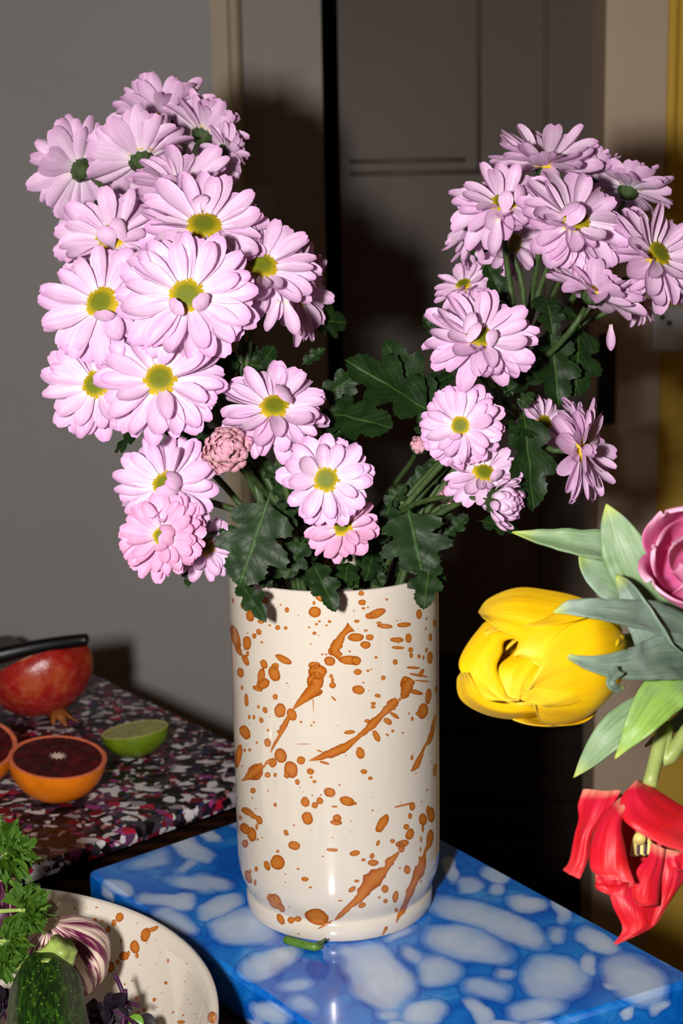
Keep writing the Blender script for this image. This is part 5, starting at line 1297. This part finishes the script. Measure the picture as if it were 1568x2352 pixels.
def sprig(pix, leaflets, label):
    pts = [BC + Vector((0.01, 0.06, 0.03))] + [at(p[0], p[1], p[2] * 1.19) for p in pix]
    root = empty('parsley_sprig', Matrix.Translation(pts[0]), label, 'parsley')
    V, F = tube(catmull(pts, 5), lambda t: 0.0019 - 0.0009 * t, 8); wpart('stalk', root, V, F, MAT['parsley_stem'])
    for i, (bx_, by_, tx, ty, d0, d1, n) in enumerate(leaflets):
        a, b = at(bx_, by_, d0 * 1.19), at(tx, ty, d1 * 1.19); L = (b - a).length
        x = (b - a).normalized(); nv = idir(*n); z = (nv - x * nv.dot(x)).normalized(); y = z.cross(x)
        m = Matrix((x, y, z)).transposed().to_4x4(); m.translation = a
        link('leaflet', FR[i % 5], root, WM[root.name].inverted() @ m @ Matrix.Diagonal((L * 1.05, L * 1.05, L * 1.0, 1)))
        for rz_, sc_ in ((0.55, 0.72), (-0.55, 0.68)):
            link('leaflet', FR[(i + 2) % 5], root, WM[root.name].inverted() @ m @ Matrix.Rotation(rz_, 4, 'Z') @ Matrix.Rotation(-0.35, 4, 'Y') @ Matrix.Diagonal((L * sc_, L * sc_, L * sc_, 1)))
        nearest = min(pts, key=lambda p: (p - a).length)
        V, F = tube([nearest, nearest.lerp(a, 0.5), a], 0.0008, 6); wpart('leaf_stalk', root, V, F, MAT['parsley_stem'])
    return root
sprig([(-60, 2010, 0.71), (-10, 1985, 0.705), (10, 1968, 0.70)], [(8, 1968, 72, 1958, 0.70, 0.695, (0.1, 0.4, 0.9)), (5, 1962, 45, 1905, 0.702, 0.70, (0.0, 0.2, 0.9)), (-5, 1960, 0, 1882, 0.705, 0.703, (-0.1, 0.2, 0.9)), (-5, 1985, 25, 2022, 0.70, 0.69, (0.0, 0.5, 0.8)), (-15, 1960, -50, 1910, 0.705, 0.70, (0.1, 0.2, 0.9)), (15, 1960, 66, 1998, 0.698, 0.69, (0.0, 0.5, 0.8))], 'bright curly parsley tuft reaching up in front of the speckled board')
sprig([(-60, 2100, 0.70), (0, 2093, 0.70), (50, 2090, 0.695)], [(50, 2090, 92, 2050, 0.695, 0.69, (0.0, 0.3, 0.9)), (48, 2094, 78, 2150, 0.693, 0.688, (0.1, 0.3, 0.9)), (58, 2088, 108, 2085, 0.693, 0.69, (0.1, 0.4, 0.9)), (60, 2095, 95, 2118, 0.692, 0.688, (0.1, 0.4, 0.9))], 'curly parsley leaf on a long stalk between the two garlic bulbs')
sprig([(-60, 2165, 0.69), (0, 2162, 0.69), (22, 2160, 0.688)], [(20, 2160, 66, 2160, 0.688, 0.684, (0.0, 0.5, 0.85)), (15, 2165, 45, 2200, 0.687, 0.682, (0.0, 0.4, 0.9)), (5, 2170, 12, 2240, 0.687, 0.682, (0.0, 0.3, 0.9)), (10, 2158, 32, 2130, 0.69, 0.688, (0, 0.3, 0.9)), (-10, 2170, -25, 2230, 0.687, 0.682, (0, 0.3, 0.9)), (0, 2200, 34, 2245, 0.685, 0.68, (0, 0.3, 0.9))], 'lowest curly parsley sprig squeezed beside the courgette')
# purple sprouts
MAT['sprout_stem'] = m_simple('sprout_stem', (60, 22, 56), 0.45, 0.25, 200, 0.3); MAT['sprout_leaf'] = m_simple('sprout_leaf', (20, 11, 22), 0.5, 0.2, 150, 0.3)
MAT['sprout_green'] = m_simple('sprout_leaf_green', (86, 128, 26), 0.4)
def rnd_leaf():
    V, F, UV = ribbon([Vector((x_, 0, 0.15 * sin(x_ * 2))) for x_ in (0, 0.25, 0.5, 0.75, 1.0)], [0.05, 0.32, 0.42, 0.34, 0.04], Vector((0, 0, 1)), 0.3, 6, 4)
    return V, F, UV
SLV = {n_: mesh_data('leaf', *rnd_leaf()[:2], MAT[n_]) for n_ in ('sprout_leaf', 'sprout_green')}
rs = random.Random(21)
def sprout(pix, leaves, label, group, r_=0.0010):
    pts = [at(p[0], p[1], p[2] * 1.215) for p in pix]; root = empty('purple_sprout', Matrix.Translation(pts[0]), label, 'sprout', group)
    V, F = tube(catmull(pts, 5), r_, 7); wpart('stem', root, V, F, MAT['sprout_stem'])
    for (x_, y_, d_, L, ang, n_, mt) in leaves:
        d_ *= 1.215; L *= 1.215; a = at(x_, y_, d_); xd_ = idir(cos(radians(ang)), sin(radians(ang)), 0.1); nv = idir(*n_); z = (nv - xd_ * nv.dot(xd_)).normalized(); y = z.cross(xd_)
        m = Matrix((xd_, y, z)).transposed().to_4x4(); m.translation = a
        link('leaf', SLV[mt], root, WM[root.name].inverted() @ m @ Matrix.Diagonal((L, L, L, 1)))
SG = 'purple sprouts in the bowl'
sprout([(263, 2238, 0.69), (275, 2262, 0.69), (288, 2300, 0.688), (292, 2345, 0.685), (288, 2380, 0.68)], [], 'purple sprout stalk standing tallest against the bowl wall', SG, 0.0013)
sprout([(322, 2311, 0.682), (300, 2304, 0.684), (270, 2295, 0.688), (240, 2292, 0.69)], [(262, 2300, 0.688, 0.009, -100, (0, .3, .9), 'sprout_leaf')], 'purple sprout stalk lying nearly level across another one', SG)
sprout([(287, 2272, 0.684), (288, 2300, 0.682), (285, 2330, 0.68), (278, 2380, 0.676)], [], 'short thick purple sprout stalk crossing the tallest one', SG, 0.0014)
for i in range(12):
    x0 = rs.uniform(200, 275); y0 = rs.uniform(2292, 2345); d0 = rs.uniform(0.675, 0.69)
    x1, y1 = x0 + rs.uniform(-40, 60), y0 + rs.uniform(10, 60)
    sprout([(x0, y0, d0), ((x0 + x1) / 2 + rs.uniform(-8, 8), (y0 + y1) / 2, d0), (x1, y1, d0 - 0.006)], [(x0, y0, d0, rs.uniform(0.006, 0.010), rs.uniform(0, 360), (rs.uniform(-.3, .3), rs.uniform(0, .5), .8), 'sprout_leaf'), (x0, y0, d0 - 0.002, rs.uniform(0.006, 0.010), rs.uniform(0, 360), (rs.uniform(-.3, .3), rs.uniform(0, .5), .8), 'sprout_leaf')], 'dark leafed purple sprout in the tangle beside the courgette', 'tangled purple sprouts by the courgette')
sprout([(250, 2330, 0.684), (285, 2350, 0.682), (330, 2372, 0.68)], [(312, 2346, 0.683, 0.010, -10, (0, .5, .8), 'sprout_leaf'), (295, 2338, 0.682, 0.008, -25, (0, .4, .9), 'sprout_green')], 'purple sprout with one small bright green leaf at the bowl floor', SG)

for i in range(9):
    x0 = rs.uniform(-30, 16); y0 = rs.uniform(2262, 2350); d0 = rs.uniform(0.70, 0.715)
    x1, y1 = x0 + rs.uniform(-50, 20), y0 + rs.uniform(10, 60)
    sprout([(x0, y0, d0), ((x0 + x1) / 2 + rs.uniform(-8, 8), (y0 + y1) / 2, d0), (x1, y1, d0 - 0.006)], [(x0, y0, d0, rs.uniform(0.008, 0.012), rs.uniform(0, 360), (rs.uniform(-.3, .3), rs.uniform(0, .5), .8), 'sprout_leaf') for q in range(2)], 'dark leafed purple sprout under the lowest parsley sprig', 'dark sprouts under the parsley')
